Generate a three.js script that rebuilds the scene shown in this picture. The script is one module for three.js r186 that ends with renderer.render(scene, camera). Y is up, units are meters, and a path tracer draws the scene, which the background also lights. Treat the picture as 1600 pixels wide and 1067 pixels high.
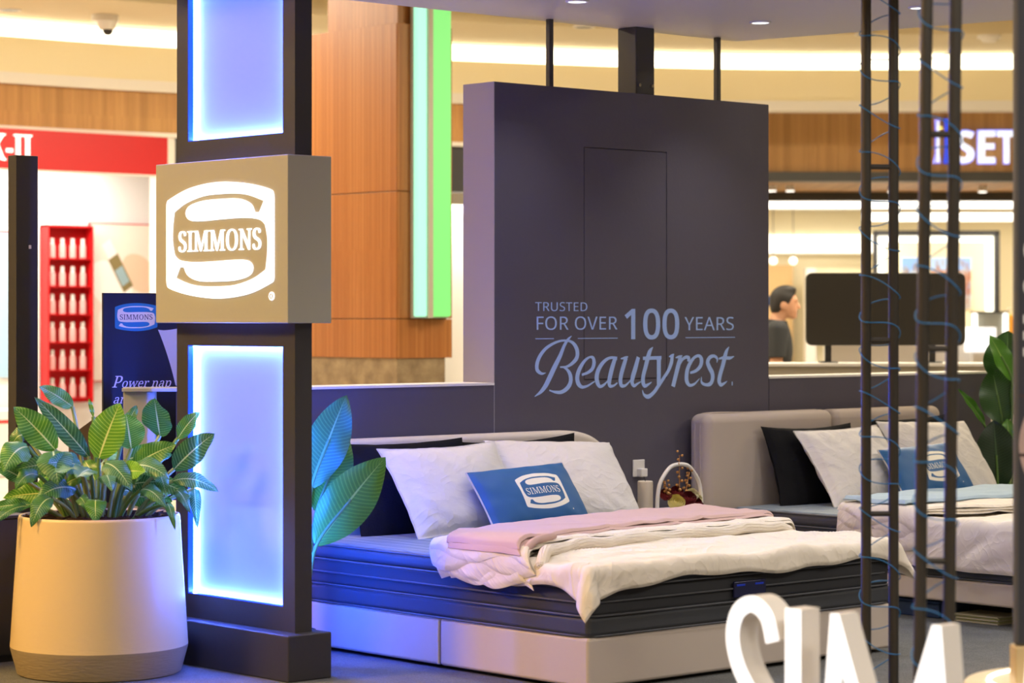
import * as THREE from 'three';
import { RoundedBoxGeometry } from 'three/addons/geometries/RoundedBoxGeometry.js';
import { TextGeometry } from 'three/addons/geometries/TextGeometry.js';
import { FontLoader } from 'three/addons/loaders/FontLoader.js';
import { MarchingCubes } from 'three/addons/objects/MarchingCubes.js';
import { ImprovedNoise } from 'three/addons/math/ImprovedNoise.js';
import { RectAreaLightUniformsLib } from 'three/addons/lights/RectAreaLightUniformsLib.js';
import { mergeGeometries, mergeVertices } from 'three/addons/utils/BufferGeometryUtils.js';

// ---------------------------------------------------------------- camera, exposure, large lights
const scene = new THREE.Scene();
scene.background = new THREE.Color(0x000000);
const renderer = new THREE.WebGLRenderer();
renderer.toneMapping = THREE.LinearToneMapping;
renderer.toneMappingExposure = 1.0;
renderer.shadowMap.enabled = true;
RectAreaLightUniformsLib.init();

const TURN = -0.7315;                                   // the lens looks along (+x, -z); the far store front is square to it
const camera = new THREE.PerspectiveCamera(2 * Math.atan(533.5 / 3900) * 180 / Math.PI, 1600 / 1067, 0.1, 80);
camera.position.set(0, 1.5, 0);
camera.rotation.y = TURN;
camera.setViewOffset(1600, 1067, 0, 36.5, 1600, 1067);  // shifted lens: uprights stay upright
camera.focus = 11.6;
camera.userData.fStop = 2.7;
scene.add(camera);

const WARM = [1.0, 0.87, 0.66], AMBER = [1.0, 0.60, 0.20], NEUTRAL = [1.0, 0.93, 0.84];
// ceiling light panels of the hall (all stand above the frame): x, z, side, radiance, colour
const HALL_PANELS = [
  [3.0, -2.0, 1.3, 19, NEUTRAL], [6.2, -0.8, 1.3, 19, NEUTRAL], [9.4, -1.6, 1.3, 20, NEUTRAL], [12.6, -3.6, 1.3, 20, NEUTRAL], [15.0, -7.0, 1.3, 20, WARM],
  [2.2, -6.2, 1.3, 19, WARM], [1.6, -10.6, 1.5, 85, AMBER], [4.2, -13.2, 1.3, 18, WARM], [8.2, -13.0, 1.2, 20, WARM], [12.4, -11.4, 1.2, 20, WARM], [15.2, -11.0, 1.2, 22, WARM],
  [10.1, -16.2, 1.4, 34, WARM], [13.4, -15.2, 1.4, 34, WARM], [16.3, -12.6, 1.4, 36, WARM],
];

// ---------------------------------------------------------------- helpers
const taken = new Map();
function numbered(name) {
  const n = taken.get(name) ?? 0; taken.set(name, n + 1);
  return n ? `${name}_${String(n).padStart(3, '0')}` : name;
}
function meta(o, label, category, group) { o.userData.label = label; o.userData.category = category; if (group) o.userData.group = group; return o; }
function thing(name, label, category, pos = [0, 0, 0], turn = 0, group) {
  const o = new THREE.Group(); o.name = numbered(name); o.position.set(...pos); o.rotation.y = turn; scene.add(o);
  return meta(o, label, category, group);
}
function mesh(name, geo, mat, parent) {
  const m = new THREE.Mesh(geo, mat); m.name = parent ? name : numbered(name); m.castShadow = m.receiveShadow = true; (parent ?? scene).add(m); return m;
}
function solo(name, geo, mat, label, category, pos = [0, 0, 0], turn = 0, group) {
  const m = mesh(name, geo, mat); m.position.set(...pos); m.rotation.y = turn; return meta(m, label, category, group);
}
function struct(name, geo, mat, label) { const m = mesh(name, geo, mat); m.userData.kind = 'structure'; if (label) { m.userData.label = label; } return m; }
const rw = (r, w, y = 0) => [0.744 * r + 0.668 * w, y, 0.668 * r - 0.744 * w];   // place given along / away from the far store front
function metreUV(g) {
  const p = g.attributes.position, n = g.attributes.normal, uv = new Float32Array(p.count * 2);
  for (let i = 0; i < p.count; i++) {
    const ax = Math.abs(n.getX(i)), ay = Math.abs(n.getY(i)), az = Math.abs(n.getZ(i));
    if (ay >= ax && ay >= az) { uv[2 * i] = p.getX(i); uv[2 * i + 1] = p.getZ(i); }
    else if (ax >= az) { uv[2 * i] = p.getZ(i); uv[2 * i + 1] = p.getY(i); }
    else { uv[2 * i] = p.getX(i); uv[2 * i + 1] = p.getY(i); }
  }
  g.setAttribute('uv', new THREE.BufferAttribute(uv, 2)); return g;
}
const B = (x0, x1, y0, y1, z0, z1) => metreUV(new THREE.BoxGeometry(x1 - x0, y1 - y0, z1 - z0).translate((x0 + x1) / 2, (y0 + y1) / 2, (z0 + z1) / 2));
const RB = (x0, x1, y0, y1, z0, z1, r = 0.01, s = 3) => metreUV(new RoundedBoxGeometry(x1 - x0, y1 - y0, z1 - z0, s, r).translate((x0 + x1) / 2, (y0 + y1) / 2, (z0 + z1) / 2));
const V = (...a) => new THREE.Vector3(...a);
const tube = (pts, r, seg = 40, rad = 8, closed = false) => new THREE.TubeGeometry(new THREE.CatmullRomCurve3(pts.map((p) => V(...p)), closed, 'centripetal'), seg, r, rad, closed);
const cyl = (r0, r1, h, x, y, z, seg = 32) => new THREE.CylinderGeometry(r0, r1, h, seg).translate(x, y + h / 2, z);
function merged(list) { return mergeGeometries(list.map((g) => { const q = g.index ? g.toNonIndexed() : g; for (const k of Object.keys(q.attributes)) if (!['position', 'normal', 'uv'].includes(k)) q.deleteAttribute(k); return q; })); }
let seedState = 7;
const rnd = () => { seedState = (seedState * 1664525 + 1013904223) >>> 0; return seedState / 4294967296; };
const noise = new ImprovedNoise();
const fbm = (x, y, z = 0) => noise.noise(x, y, z) + 0.5 * noise.noise(2.1 * x, 2.1 * y, z + 5) + 0.25 * noise.noise(4.3 * x, 4.3 * y, z + 9);
const lerp = THREE.MathUtils.lerp, clamp = THREE.MathUtils.clamp;
const lin = (r, g, b) => new THREE.Color().setRGB(r, g, b);
function std(color, roughness = 0.6, extra = {}) {
  return new THREE.MeshPhysicalMaterial({ color: Array.isArray(color) ? lin(...color) : new THREE.Color(color), roughness, ...extra });
}
const glow = (rgb, k = 1, base = [0.8, 0.8, 0.8]) => new THREE.MeshStandardMaterial({ color: lin(...base), roughness: 0.5, emissive: lin(...rgb), emissiveIntensity: k });
function canvasTex(w, h, draw, repeat) {
  const c = document.createElement('canvas'); c.width = w; c.height = h; draw(c.getContext('2d'), w, h);
  const t = new THREE.CanvasTexture(c); t.colorSpace = THREE.SRGBColorSpace; t.magFilter = THREE.LinearFilter;
  if (repeat) { t.wrapS = t.wrapT = THREE.RepeatWrapping; t.repeat.set(...repeat); }
  return t;
}
function dataTex(n, fn, repeat, srgb = false) {
  const d = new Uint8Array(n * n * 4);
  for (let y = 0; y < n; y++) for (let x = 0; x < n; x++) { const c = fn(x / n, y / n, x, y); const i = 4 * (y * n + x); d[i] = c[0]; d[i + 1] = c[1]; d[i + 2] = c[2]; d[i + 3] = 255; }
  const t = new THREE.DataTexture(d, n, n); t.magFilter = THREE.LinearFilter; t.wrapS = t.wrapT = THREE.RepeatWrapping; t.repeat.set(...repeat);
  if (srgb) t.colorSpace = THREE.SRGBColorSpace; t.needsUpdate = true; return t;
}
function areaLight(rgb, k, w, h, pos, target) {
  const l = new THREE.RectAreaLight(lin(...rgb), k, w, h); l.position.set(...pos); l.lookAt(...target); scene.add(l); return l;
}

// ---------------------------------------------------------------- materials
const grainy = (n, k, rep) => dataTex(n, () => { const v = 128 + (rnd() - 0.5) * k; return [v, v, v]; }, rep);
const weaveBump = dataTex(128, (u, v, x, y) => { const q = 120 + 70 * ((x % 4 < 2) ^ (y % 4 < 2) ? 1 : 0) + 40 * rnd(); return [q, q, q]; }, [9, 9]);
const softBump = dataTex(256, (u, v) => { const q = 128 + 70 * fbm(u * 24, v * 24, 3) + 20 * (rnd() - 0.5); return [q, q, q]; }, [2, 2]);
function woodTex(base, dark, rep) {
  return canvasTex(512, 512, (c, w, h) => {
    c.fillStyle = base; c.fillRect(0, 0, w, h);
    for (let i = 0; i < 900; i++) { c.globalAlpha = 0.05 + 0.16 * rnd(); c.fillStyle = rnd() < 0.6 ? dark : '#e0a566'; c.fillRect(rnd() * w, rnd() * h * 0.4 - 40, 0.6 + rnd() * 2.4, h * (0.4 + rnd())); }
    for (let i = 0; i < 14; i++) { c.globalAlpha = 0.10; c.fillStyle = dark; c.fillRect(rnd() * w, 0, 12 + rnd() * 40, h); }
    c.globalAlpha = 1;
  }, rep);
}
const wrinkleBump = dataTex(512, (u, v) => { const s = (x, y, k) => { const a = Math.cos(6.2832 * x), b = Math.sin(6.2832 * x), c = Math.cos(6.2832 * y), d = Math.sin(6.2832 * y); return noise.noise(a * k + 3, b * k + c * k, d * k + 7); }; const q = 110 + 120 * Math.pow(1 - Math.abs(s(u, v, 1.6)), 5) * 0.8 + 60 * s(v, u, 3.2) + 30 * Math.pow(1 - Math.abs(s(u, v, 4.1)), 8); return [clamp(q, 0, 255), clamp(q, 0, 255), clamp(q, 0, 255)]; }, [1.1, 1.1]);
const M = {
  cream: std([0.86, 0.77, 0.54], 0.85), whitePaint: std([0.80, 0.77, 0.72], 0.8), ceiling: std([0.70, 0.61, 0.41], 0.9), hallWall: std([0.62, 0.56, 0.46], 0.9),
  wood: std(0xffffff, 0.5, { map: woodTex('#c0904f', '#7e5022', [1.2, 0.6]) }), woodColumn: std(0xffffff, 0.42, { map: woodTex('#a5672c', '#783f14', [1.0, 0.5]) }),
  darkMetal: std([0.035, 0.034, 0.035], 0.42, { metalness: 0.3 }), blackPaint: std([0.022, 0.021, 0.022], 0.5), charcoal: std([0.088, 0.078, 0.102], 0.55, { bumpMap: softBump, bumpScale: 0.0006 }),
  towerPaint: std([0.036, 0.035, 0.038], 0.5, { bumpMap: softBump, bumpScale: 0.0004 }), champagne: std([0.385, 0.385, 0.32], 0.5),
  greyPaint: std([0.30, 0.29, 0.30], 0.6), canopy: std([0.58, 0.53, 0.49], 0.55), pole: std([0.075, 0.07, 0.062], 0.38, { metalness: 0.6 }), postGrey: std([0.06, 0.058, 0.05], 0.45),
  beigeFabric: std([0.60, 0.52, 0.45], 0.92, { bumpMap: weaveBump, bumpScale: 0.0005, sheen: 0.3, sheenColor: lin(0.6, 0.55, 0.5) }),
  creamFabric: std([0.70, 0.62, 0.50], 0.9, { bumpMap: weaveBump, bumpScale: 0.0005 }), taupeFabric: std([0.50, 0.42, 0.35], 0.9, { bumpMap: weaveBump, bumpScale: 0.0005 }),
  whiteCotton: std([0.69, 0.66, 0.625], 0.9, { bumpMap: wrinkleBump, bumpScale: 0.0045 }), duvet: std([0.82, 0.745, 0.62], 0.9, { bumpMap: wrinkleBump, bumpScale: 0.009 }),
  pink: std([0.62, 0.425, 0.375], 0.95, { bumpMap: weaveBump, bumpScale: 0.001, sheen: 0.4, sheenColor: lin(0.7, 0.5, 0.48) }), paleBlue: std([0.40, 0.52, 0.60], 0.95, { bumpMap: weaveBump, bumpScale: 0.001 }),
  blackCotton: std([0.008, 0.008, 0.009], 0.9, { specularIntensity: 0.3, bumpMap: softBump, bumpScale: 0.002 }), blueSatin: std([0.012, 0.17, 0.42], 0.5),
  mattressSide: std([0.050, 0.054, 0.062], 0.6, { bumpMap: weaveBump, bumpScale: 0.0006 }), mattressBand: std([0.032, 0.034, 0.040], 0.7), piping: std([0.085, 0.09, 0.10], 0.5),
  whiteGloss: std([0.78, 0.75, 0.70], 0.35), potGlaze: std([0.70, 0.54, 0.29], 0.42, { bumpMap: softBump, bumpScale: 0.0006 }), potFoot: std([0.36, 0.28, 0.16], 0.7, { bumpMap: softBump, bumpScale: 0.002 }),
  soil: std([0.10, 0.05, 0.025], 1, { bumpMap: softBump, bumpScale: 0.02 }), red: std([0.56, 0.008, 0.010], 0.4), redBottle: std([0.80, 0.42, 0.38], 0.18), chrome: std([0.7, 0.7, 0.7], 0.2, { metalness: 1 }),
  stone: std(0xffffff, 0.5, { map: dataTex(256, (u, v) => { const q = fbm(u * 9, v * 9, 1) * 26 + (rnd() - 0.5) * 16; return [142 + q, 122 + q, 92 + q * 0.8]; }, [1, 1], true) }),
  skin: std([0.52, 0.27, 0.16], 0.6), hair: std([0.012, 0.010, 0.009], 0.7), shirt: std([0.018, 0.02, 0.023], 0.85), trousers: std([0.02, 0.02, 0.03], 0.9),
  wire: std([0.03, 0.22, 0.55], 0.4), stem: std([0.30, 0.36, 0.12], 0.5), greenStem: std([0.13, 0.25, 0.05], 0.5), paper: std([0.78, 0.76, 0.70], 0.8), gold: std([0.50, 0.26, 0.09], 0.4, { metalness: 0.5 }),
  glass: std([1, 1, 1], 0.03, { transmission: 1, thickness: 0, ior: 1.5 }),
};
const carpetMat = std(0xffffff, 0.97, { map: dataTex(256, (u, v) => { const q = 104 + fbm(u * 6, v * 6, 2) * 7 + (rnd() - 0.5) * 34; return [q, q + 2, q + 2]; }, [1.1, 1.1], true), bumpMap: grainy(256, 200, [3, 3]), bumpScale: 0.004 });
const tileMat = std(0xffffff, 0.22, { map: dataTex(256, (u, v) => { const q = fbm(u * 5, v * 5, 4) * 9; return [196 + q, 182 + q, 160 + q]; }, [0.6, 0.6], true) });

// ---------------------------------------------------------------- the hall: floor, ceiling, outer walls
struct('floor', B(-8, 38, -0.3, -0.012, -34, 8), tileMat);
struct('floor_carpet', B(3.2, 14, -0.012, 0, -12.5, -2.2), carpetMat);
struct('wall_south', B(-8, 38, 0, 6, 8, 8.3), M.hallWall); struct('wall_north', B(-8, 38, 0, 6, -34.3, -34), M.hallWall);
struct('wall_west', B(-8.3, -8, 0, 6, -34, 8), M.hallWall); struct('wall_east', B(38, 38.3, 0, 6, -34, 8), M.hallWall);
// the plan line of the curved store front; the lit cove, the bulkhead, its ledge and the wood band follow it
const COVE = [[4, -19.42], [8, -19.42], [11.34, -19.38], [13.06, -19.18], [15.66, -18.32], [17.5, -17.55], [18.62, -16.85], [20.4, -15.2], [22.4, -13.3], [25, -10.8]];
function smoothPlan(pts, n) { return new THREE.CatmullRomCurve3(pts.map(([x, z]) => V(x, 0, z)), false, 'centripetal').getSpacedPoints(n).map((p) => [p.x, p.z]); }
function ribbon(plan, y0, y1, front, back) {   // a band of thickness front..back along a plan line, its face turned to the hall
  const list = [];
  const n = plan.map((p, i) => { const a = plan[Math.max(0, i - 1)], b = plan[Math.min(plan.length - 1, i + 1)]; const dx = b[0] - a[0], dz = b[1] - a[1], l = Math.hypot(dx, dz); return [-dz / l, dx / l]; });
  const F = plan.map((p, i) => [p[0] + n[i][0] * front, p[1] + n[i][1] * front]), K = plan.map((p, i) => [p[0] - n[i][0] * back, p[1] - n[i][1] * back]);
  const pos = [], uv = []; let run = 0;
  const quad = (a, b, c, d, u0, u1, v0, v1) => { pos.push(...a, ...b, ...c, ...a, ...c, ...d); uv.push(u0, v0, u1, v0, u1, v1, u0, v0, u1, v1, u0, v1); };
  for (let i = 0; i + 1 < plan.length; i++) {
    const l = Math.hypot(plan[i + 1][0] - plan[i][0], plan[i + 1][1] - plan[i][1]), u0 = run, u1 = run + l; run = u1;
    const P = (q, y) => [q[0], y, q[1]];
    quad(P(F[i], y0), P(F[i + 1], y0), P(F[i + 1], y1), P(F[i], y1), u0, u1, y0, y1);
    quad(P(K[i + 1], y0), P(K[i], y0), P(K[i], y1), P(K[i + 1], y1), u0, u1, y0, y1);
    quad(P(F[i], y1), P(F[i + 1], y1), P(K[i + 1], y1), P(K[i], y1), u0, u1, 0, 1);
    quad(P(K[i], y0), P(K[i + 1], y0), P(F[i + 1], y0), P(F[i], y0), u0, u1, 0, 1);
  }
  for (const i of [0, plan.length - 1]) { const P = (q, y) => [q[0], y, q[1]]; const s = i ? 1 : 0; const [a, b] = s ? [F[i], K[i]] : [K[i], F[i]]; quad(P(a, y0), P(b, y0), P(b, y1), P(a, y1), 0, front + back, y0, y1); }
  const g = new THREE.BufferGeometry(); g.setAttribute('position', new THREE.Float32BufferAttribute(pos, 3)); g.setAttribute('uv', new THREE.Float32BufferAttribute(uv, 2)); g.computeVertexNormals(); return g;
}
const coveLine = smoothPlan(COVE, 48);
struct('ceiling', B(-8, 38, 4.30, 4.6, -34, 8), M.ceiling);
const near = smoothPlan(COVE.map(([x, z]) => [x - 0.05, z]), 48);
struct('ceiling_soffit', ribbon(near, 4.14, 4.30, 1.75, 0.5), M.ceiling);            // lowered margin in front of the cove, with a step at its edge
const coveLamp = solo('cove_light', ribbon(coveLine, 3.985, 4.14, -0.02, 0.10), glow([1.0, 0.93, 0.74], 2.6), 'long white glowing light cove curving along above the shop fronts', 'light');
for (let i = 4; i < coveLine.length - 8; i += 4) {                                  // its light, in lengths that follow the curve
  const a = coveLine[i], b = coveLine[Math.min(i + 4, coveLine.length - 1)], dx = b[0] - a[0], dz = b[1] - a[1], l = Math.hypot(dx, dz), nx = -dz / l, nz = dx / l, mx = (a[0] + b[0]) / 2, mz = (a[1] + b[1]) / 2;
  areaLight([1.0, 0.90, 0.66], 5.0, l, 0.15, [mx + nx * 0.03, 4.062, mz + nz * 0.03], [mx + nx * 2, 4.062, mz + nz * 2]);
}
struct('trim_bulkhead', ribbon(coveLine, 3.67, 3.985, 0.02, 0.16), M.cream);
struct('trim_ledge', ribbon(coveLine, 3.57, 3.67, 0.06, 0.2), M.whitePaint);
const leftLine = coveLine.filter(([x]) => x < 16.6);
struct('trim_wood_band', ribbon(leftLine, 3.2, 3.57, 0.0, 0.15), M.wood);
struct('trim_wood_band_edge', ribbon(leftLine, 3.16, 3.2, 0.02, 0.15), M.whitePaint);

// hall ceiling lamps, each a framed panel with its own light
for (const [x, z, s, k, c] of HALL_PANELS) {
  const t = thing('ceiling_light_panel', 'square framed ceiling light panel of the hall above the display', 'light', [x, 4.30, z], 0, 'hall ceiling light panels');
  const f = s / 2, e = 0.05;
  mesh('frame', merged([B(-f - e, f + e, -0.06, 0, -f - e, -f), B(-f - e, f + e, -0.06, 0, f, f + e), B(-f - e, -f, -0.06, 0, -f, f), B(f, f + e, -0.06, 0, -f, f)]), M.whitePaint, t);
  mesh('diffuser', B(-f, f, -0.03, -0.01, -f, f), glow(c, 1.2), t);
  areaLight(c, k, s, s, [x, 4.265, z], [x, 0, z]);
}

// ---------------------------------------------------------------- logo shapes and fonts
const loader = new FontLoader();
const serifBold = await loader.loadAsync('fonts/droid/droid_serif_bold.typeface.json');
const serif = await loader.loadAsync('fonts/droid/droid_serif_regular.typeface.json');
const sansBold = await loader.loadAsync('fonts/droid/droid_sans_bold.typeface.json');
const nrm = ([x, y]) => new THREE.Vector2((x - 466) / 311, (588 - y) / 342.5);
const turnAbout = (l) => l.map((p) => new THREE.Vector2(-p.x, -p.y));
const spl = (l, n) => new THREE.SplineCurve(l.map(nrm)).getPoints(n);
const halfBadge = spl([[155, 380], [158, 350], [178, 328], [300, 270], [465, 246], [630, 266], [752, 306], [774, 335], [777, 380]], 40);
const badgePts = [...halfBadge, ...turnAbout(halfBadge)];
const halfS = [...spl([[722, 372], [640, 335], [560, 320], [465, 318], [370, 325], [270, 360], [200, 410]], 18), ...spl([[200, 410], [191, 500], [190, 590], [203, 668]], 8).slice(1),
  ...spl([[203, 668], [235, 698], [320, 712], [450, 710], [560, 705], [632, 712], [660, 750], [640, 798], [560, 825], [450, 830], [350, 825], [285, 792], [262, 742]], 40).slice(1), nrm([235, 740])];
const sPts = [...halfS, ...turnAbout(halfS)];
function fitText(str, font, w, h) {                       // outline shapes of a word, centred, w wide and h tall
  const sh = font.generateShapes(str, 1), box = new THREE.Box2();
  for (const s of sh) for (const p of s.getPoints(6)) box.expandByPoint(p);
  const sx = w / (box.max.x - box.min.x), sy = h / (box.max.y - box.min.y), cx = (box.max.x + box.min.x) / 2, cy = (box.max.y + box.min.y) / 2;
  const f = (p) => new THREE.Vector2((p.x - cx) * sx, (p.y - cy) * sy);
  return sh.map((s) => { const q = new THREE.Shape(s.getPoints(6).map(f)); q.holes = s.holes.map((hh) => new THREE.Path(hh.getPoints(6).map(f))); return q; });
}
function logoGeo(w, h, depth) {
  const sc = (l) => l.map((p) => new THREE.Vector2(p.x * w / 2, p.y * h / 2));
  const badge = new THREE.Shape(sc(badgePts)); badge.holes.push(new THREE.Path(sc(sPts)));
  const opt = { depth, bevelEnabled: false, curveSegments: 6 };
  return { badge: new THREE.ExtrudeGeometry(badge, opt), band: new THREE.ExtrudeGeometry(new THREE.Shape(sc(sPts)), opt), word: fitText('SIMMONS', serif, w * 0.765, h * 0.185).map((s) => new THREE.ExtrudeGeometry(s, opt)) };
}
function drawLogo(c, x, y, w, h, badgeCol, bandCol, wordCol) {
  const path = (l) => { c.beginPath(); l.forEach((p, i) => c[i ? 'lineTo' : 'moveTo'](x + p.x * w / 2, y - p.y * h / 2)); c.closePath(); };
  path(badgePts); c.fillStyle = badgeCol; c.fill(); path(sPts); c.fillStyle = bandCol; c.fill();
  c.fillStyle = wordCol; c.beginPath();
  for (const s of fitText('SIMMONS', serif, w * 0.765, h * 0.185)) for (const l of [s.getPoints(), ...s.holes.map((q) => q.getPoints())]) l.forEach((p, i) => c[i ? 'lineTo' : 'moveTo'](x + p.x, y - p.y));
  c.fill('evenodd');
}

// ---------------------------------------------------------------- booth: feature wall, low walls, canopy
{
  const t = thing('feature_wall', 'tall dark display wall with pale blue lettering and a flush hatch', 'wall', [8.32, 0, -9.4]);
  mesh('core', B(0, 2.04, 0, 2.69, -0.237, -0.012), M.charcoal, t);
  const face = new THREE.Shape([[0, 0], [2.04, 0], [2.04, 2.69], [0, 2.69]].map((p) => new THREE.Vector2(...p)));
  face.holes.push(new THREE.Path([[0.619, 1.178], [1.233, 1.178], [1.233, 2.39], [0.619, 2.39]].map((p) => new THREE.Vector2(...p))));
  mesh('front_skin', metreUV(new THREE.ExtrudeGeometry(face, { depth: 0.012, bevelEnabled: false }).translate(0, 0, -0.012)), M.charcoal, t);
  mesh('hatch_panel', B(0.6235, 1.2285, 1.1825, 2.3855, -0.012, -0.0005), M.charcoal, t);
  const side = mesh('side_panel', B(-0.004, 0, 0, 2.69, -0.237, 0), M.greyPaint, t); side.userData.label = 'pale grey end face of the wall';
  // flat vinyl print
  const X0 = 8.45, W = 1.85, H0 = 0.95, HH = 0.8, K = 1100;
  const print = canvasTex(Math.round(W * K), Math.round(HH * K), (c, w, h) => {
    const X = (x) => (x - X0) * K, Y = (y) => h - (y - H0) * K;
    c.clearRect(0, 0, w, h); c.fillStyle = '#a3c0f2';
    const fit = (str, font, x0, x1, y0, y1) => { c.save(); c.font = font; const m = c.measureText(str), cap = 71.4; c.translate(X(x0), Y(y0)); c.scale((X(x1) - X(x0)) / m.width, (Y(y0) - Y(y1)) / cap); c.fillText(str, 0, 0); if (str === '100') { c.lineWidth = 3.5; c.strokeStyle = c.fillStyle; c.strokeText(str, 0, 0); } c.restore(); };
    fit('TRUSTED', '100px sans-serif', 8.5946, 8.9688, 1.5365, 1.582); fit('FOR OVER', '100px sans-serif', 8.593, 9.184, 1.440, 1.508); fit('100', '100px sans-serif', 9.218, 9.655, 1.392, 1.546); fit('YEARS', '100px sans-serif', 9.687, 10.082, 1.435, 1.506);
    for (const [a, b] of [[8.597, 8.726], [8.895, 9.184], [9.695, 10.085]]) c.fillRect(X(a), Y(1.397), X(b) - X(a), 0.0045 * K);
    for (const s of [[[8.8506,1.408,0.002],[8.8272,1.3911,0.0136],[8.8016,1.3623,0.0187],[8.769,1.3048,0.0245],[8.7319,1.2509,0.0288],[8.695,1.1938,0.0298],[8.6673,1.1537,0.027],[8.6352,1.1239,0.0186],[8.5918,1.0995,0.0027]],[[8.6696,1.2196,0.0027],[8.6398,1.2166,0.0135],[8.61,1.2356,0.0222],[8.6078,1.2626,0.0243],[8.6238,1.2995,0.0219],[8.6627,1.3396,0.0176],[8.7134,1.3663,0.0142],[8.769,1.3822,0.0109],[8.8109,1.3844,0.0102],[8.8436,1.379,0.0136],[8.8717,1.3618,0.0212],[8.8905,1.3309,0.0256],[8.8882,1.2967,0.0246],[8.8577,1.268,0.0188],[8.8156,1.2498,0.0119],[8.769,1.2477,0.0075]],[[8.7923,1.246,0.0048],[8.8202,1.2327,0.0153],[8.8413,1.2051,0.0246],[8.8436,1.171,0.0259],[8.8226,1.1407,0.0239],[8.7783,1.1194,0.0187],[8.7365,1.1202,0.0136],[8.7088,1.1258,0.0075],[8.694,1.1302,0.0068]],[[8.9235,1.2056,0.0116],[8.9661,1.2169,0.0154],[8.9994,1.2371,0.0213],[9.0113,1.2679,0.0248],[9.0041,1.2921,0.0189],[8.9851,1.2974,0.011],[8.9519,1.284,0.0154],[8.9188,1.2519,0.0223],[8.8976,1.2179,0.0267],[8.8905,1.1873,0.0274],[8.9,1.1597,0.026],[8.9235,1.1429,0.0171],[8.9614,1.1467,0.0117],[9.0041,1.1648,0.0069],[9.016,1.1697,0.0048]],[[9.1794,1.2884,0.0174],[9.1335,1.2924,0.0138],[9.0998,1.2824,0.0173],[9.0614,1.2535,0.0235],[9.0375,1.2193,0.0276],[9.0303,1.1884,0.0289],[9.0375,1.1608,0.0262],[9.0542,1.1432,0.0172],[9.0806,1.1497,0.0138],[9.1094,1.1699,0.0069]],[[9.1663,1.2921,0.0243],[9.1455,1.2455,0.0291],[9.1287,1.1973,0.0298],[9.1214,1.1662,0.0277],[9.1262,1.1454,0.019],[9.1528,1.1449,0.0118],[9.1818,1.16,0.0069]],[[9.2061,1.2864,0.0049],[9.2353,1.2903,0.0139],[9.2597,1.2963,0.007]],[[9.246,1.2912,0.0244],[9.2255,1.2445,0.0278],[9.2085,1.1995,0.0278],[9.2037,1.1683,0.0271],[9.211,1.1456,0.0209],[9.2353,1.1434,0.0139],[9.2646,1.1603,0.0084],[9.2841,1.1774,0.0049]],[[9.3367,1.2937,0.0245],[9.3121,1.2294,0.03],[9.2949,1.1877,0.03],[9.29,1.1599,0.0244],[9.3047,1.1422,0.0175],[9.3293,1.1522,0.0112],[9.3539,1.1623,0.0056]],[[9.4456,1.3454,0.0035],[9.4232,1.3227,0.0246],[9.4083,1.2912,0.0295],[9.391,1.2423,0.0281],[9.3737,1.1935,0.0273],[9.3712,1.162,0.028],[9.3836,1.1407,0.021],[9.4108,1.1473,0.0126],[9.4357,1.1591,0.0035]],[[9.3712,1.2864,0.0175],[9.4431,1.2874,0.0183],[9.5105,1.2884,0.0184]],[[9.4905,1.2869,0.031],[9.4905,1.241,0.0303],[9.4905,1.1917,0.0289],[9.489,1.1635,0.0268],[9.4855,1.1389,0.0176]],[[9.5683,1.2931,0.0042],[9.5834,1.2965,0.0142],[9.5986,1.3017,0.0142]],[[9.6062,1.3087,0.0035],[9.5935,1.2928,0.0213],[9.586,1.261,0.0248],[9.5633,1.2189,0.0212],[9.5281,1.1805,0.0198],[9.488,1.1388,0.0219],[9.4481,1.1009,0.0211],[9.4083,1.0823,0.0225],[9.3786,1.0935,0.014],[9.3663,1.1183,0.0028]],[[9.6178,1.2873,0.0043],[9.6442,1.2916,0.0142],[9.6696,1.2974,0.0057]],[[9.6569,1.2922,0.0213],[9.6417,1.2533,0.0298],[9.6239,1.2038,0.0291],[9.6037,1.1474,0.0284],[9.5986,1.1326,0.0284]],[[9.6493,1.2461,0.0071],[9.6747,1.2796,0.0164],[9.7053,1.2899,0.0178],[9.7207,1.2826,0.0214],[9.713,1.2667,0.0128]],[[9.7309,1.204,0.0121],[9.7771,1.2159,0.0179],[9.8132,1.244,0.0251],[9.8183,1.2762,0.0269],[9.8029,1.2943,0.0179],[9.7719,1.291,0.0161],[9.736,1.2628,0.0221],[9.7104,1.2239,0.0271],[9.7028,1.1884,0.0285],[9.7053,1.1598,0.0271],[9.7258,1.1381,0.0178],[9.7617,1.1428,0.0129],[9.8054,1.1725,0.0029]],[[9.9405,1.2568,0.0029],[9.9431,1.2784,0.0144],[9.9196,1.2931,0.0162],[9.8857,1.2862,0.0216],[9.8675,1.2613,0.0273],[9.8805,1.2324,0.0288],[9.9039,1.1997,0.0288],[9.9065,1.1708,0.0274],[9.8909,1.1441,0.0234],[9.8546,1.1376,0.0162],[9.8209,1.1507,0.0143],[9.8183,1.1812,0.0029]],[[10.0377,1.3426,0.0036],[10.0166,1.3174,0.0217],[10.0034,1.285,0.0304],[9.985,1.2346,0.0289],[9.9666,1.1915,0.0289],[9.9588,1.1556,0.0274],[9.9719,1.1355,0.0202],[9.9981,1.1423,0.013],[10.0218,1.1545,0.0029]],[[9.9562,1.2783,0.0087],[9.9955,1.2833,0.0166],[10.0429,1.281,0.0167],[10.0773,1.2897,0.0044]],[[10.0588,1.1412,0.0203],[10.0662,1.1411,0.0203]]]) {                          // brush strokes of the script word: x, height, stroke width in metres
      const n = s.length, cx = new THREE.CatmullRomCurve3(s.map(([x, y, q]) => V(x, y, q)), false, 'centripetal'), P = cx.getPoints(n * 10), L = [], R = [];
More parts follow.
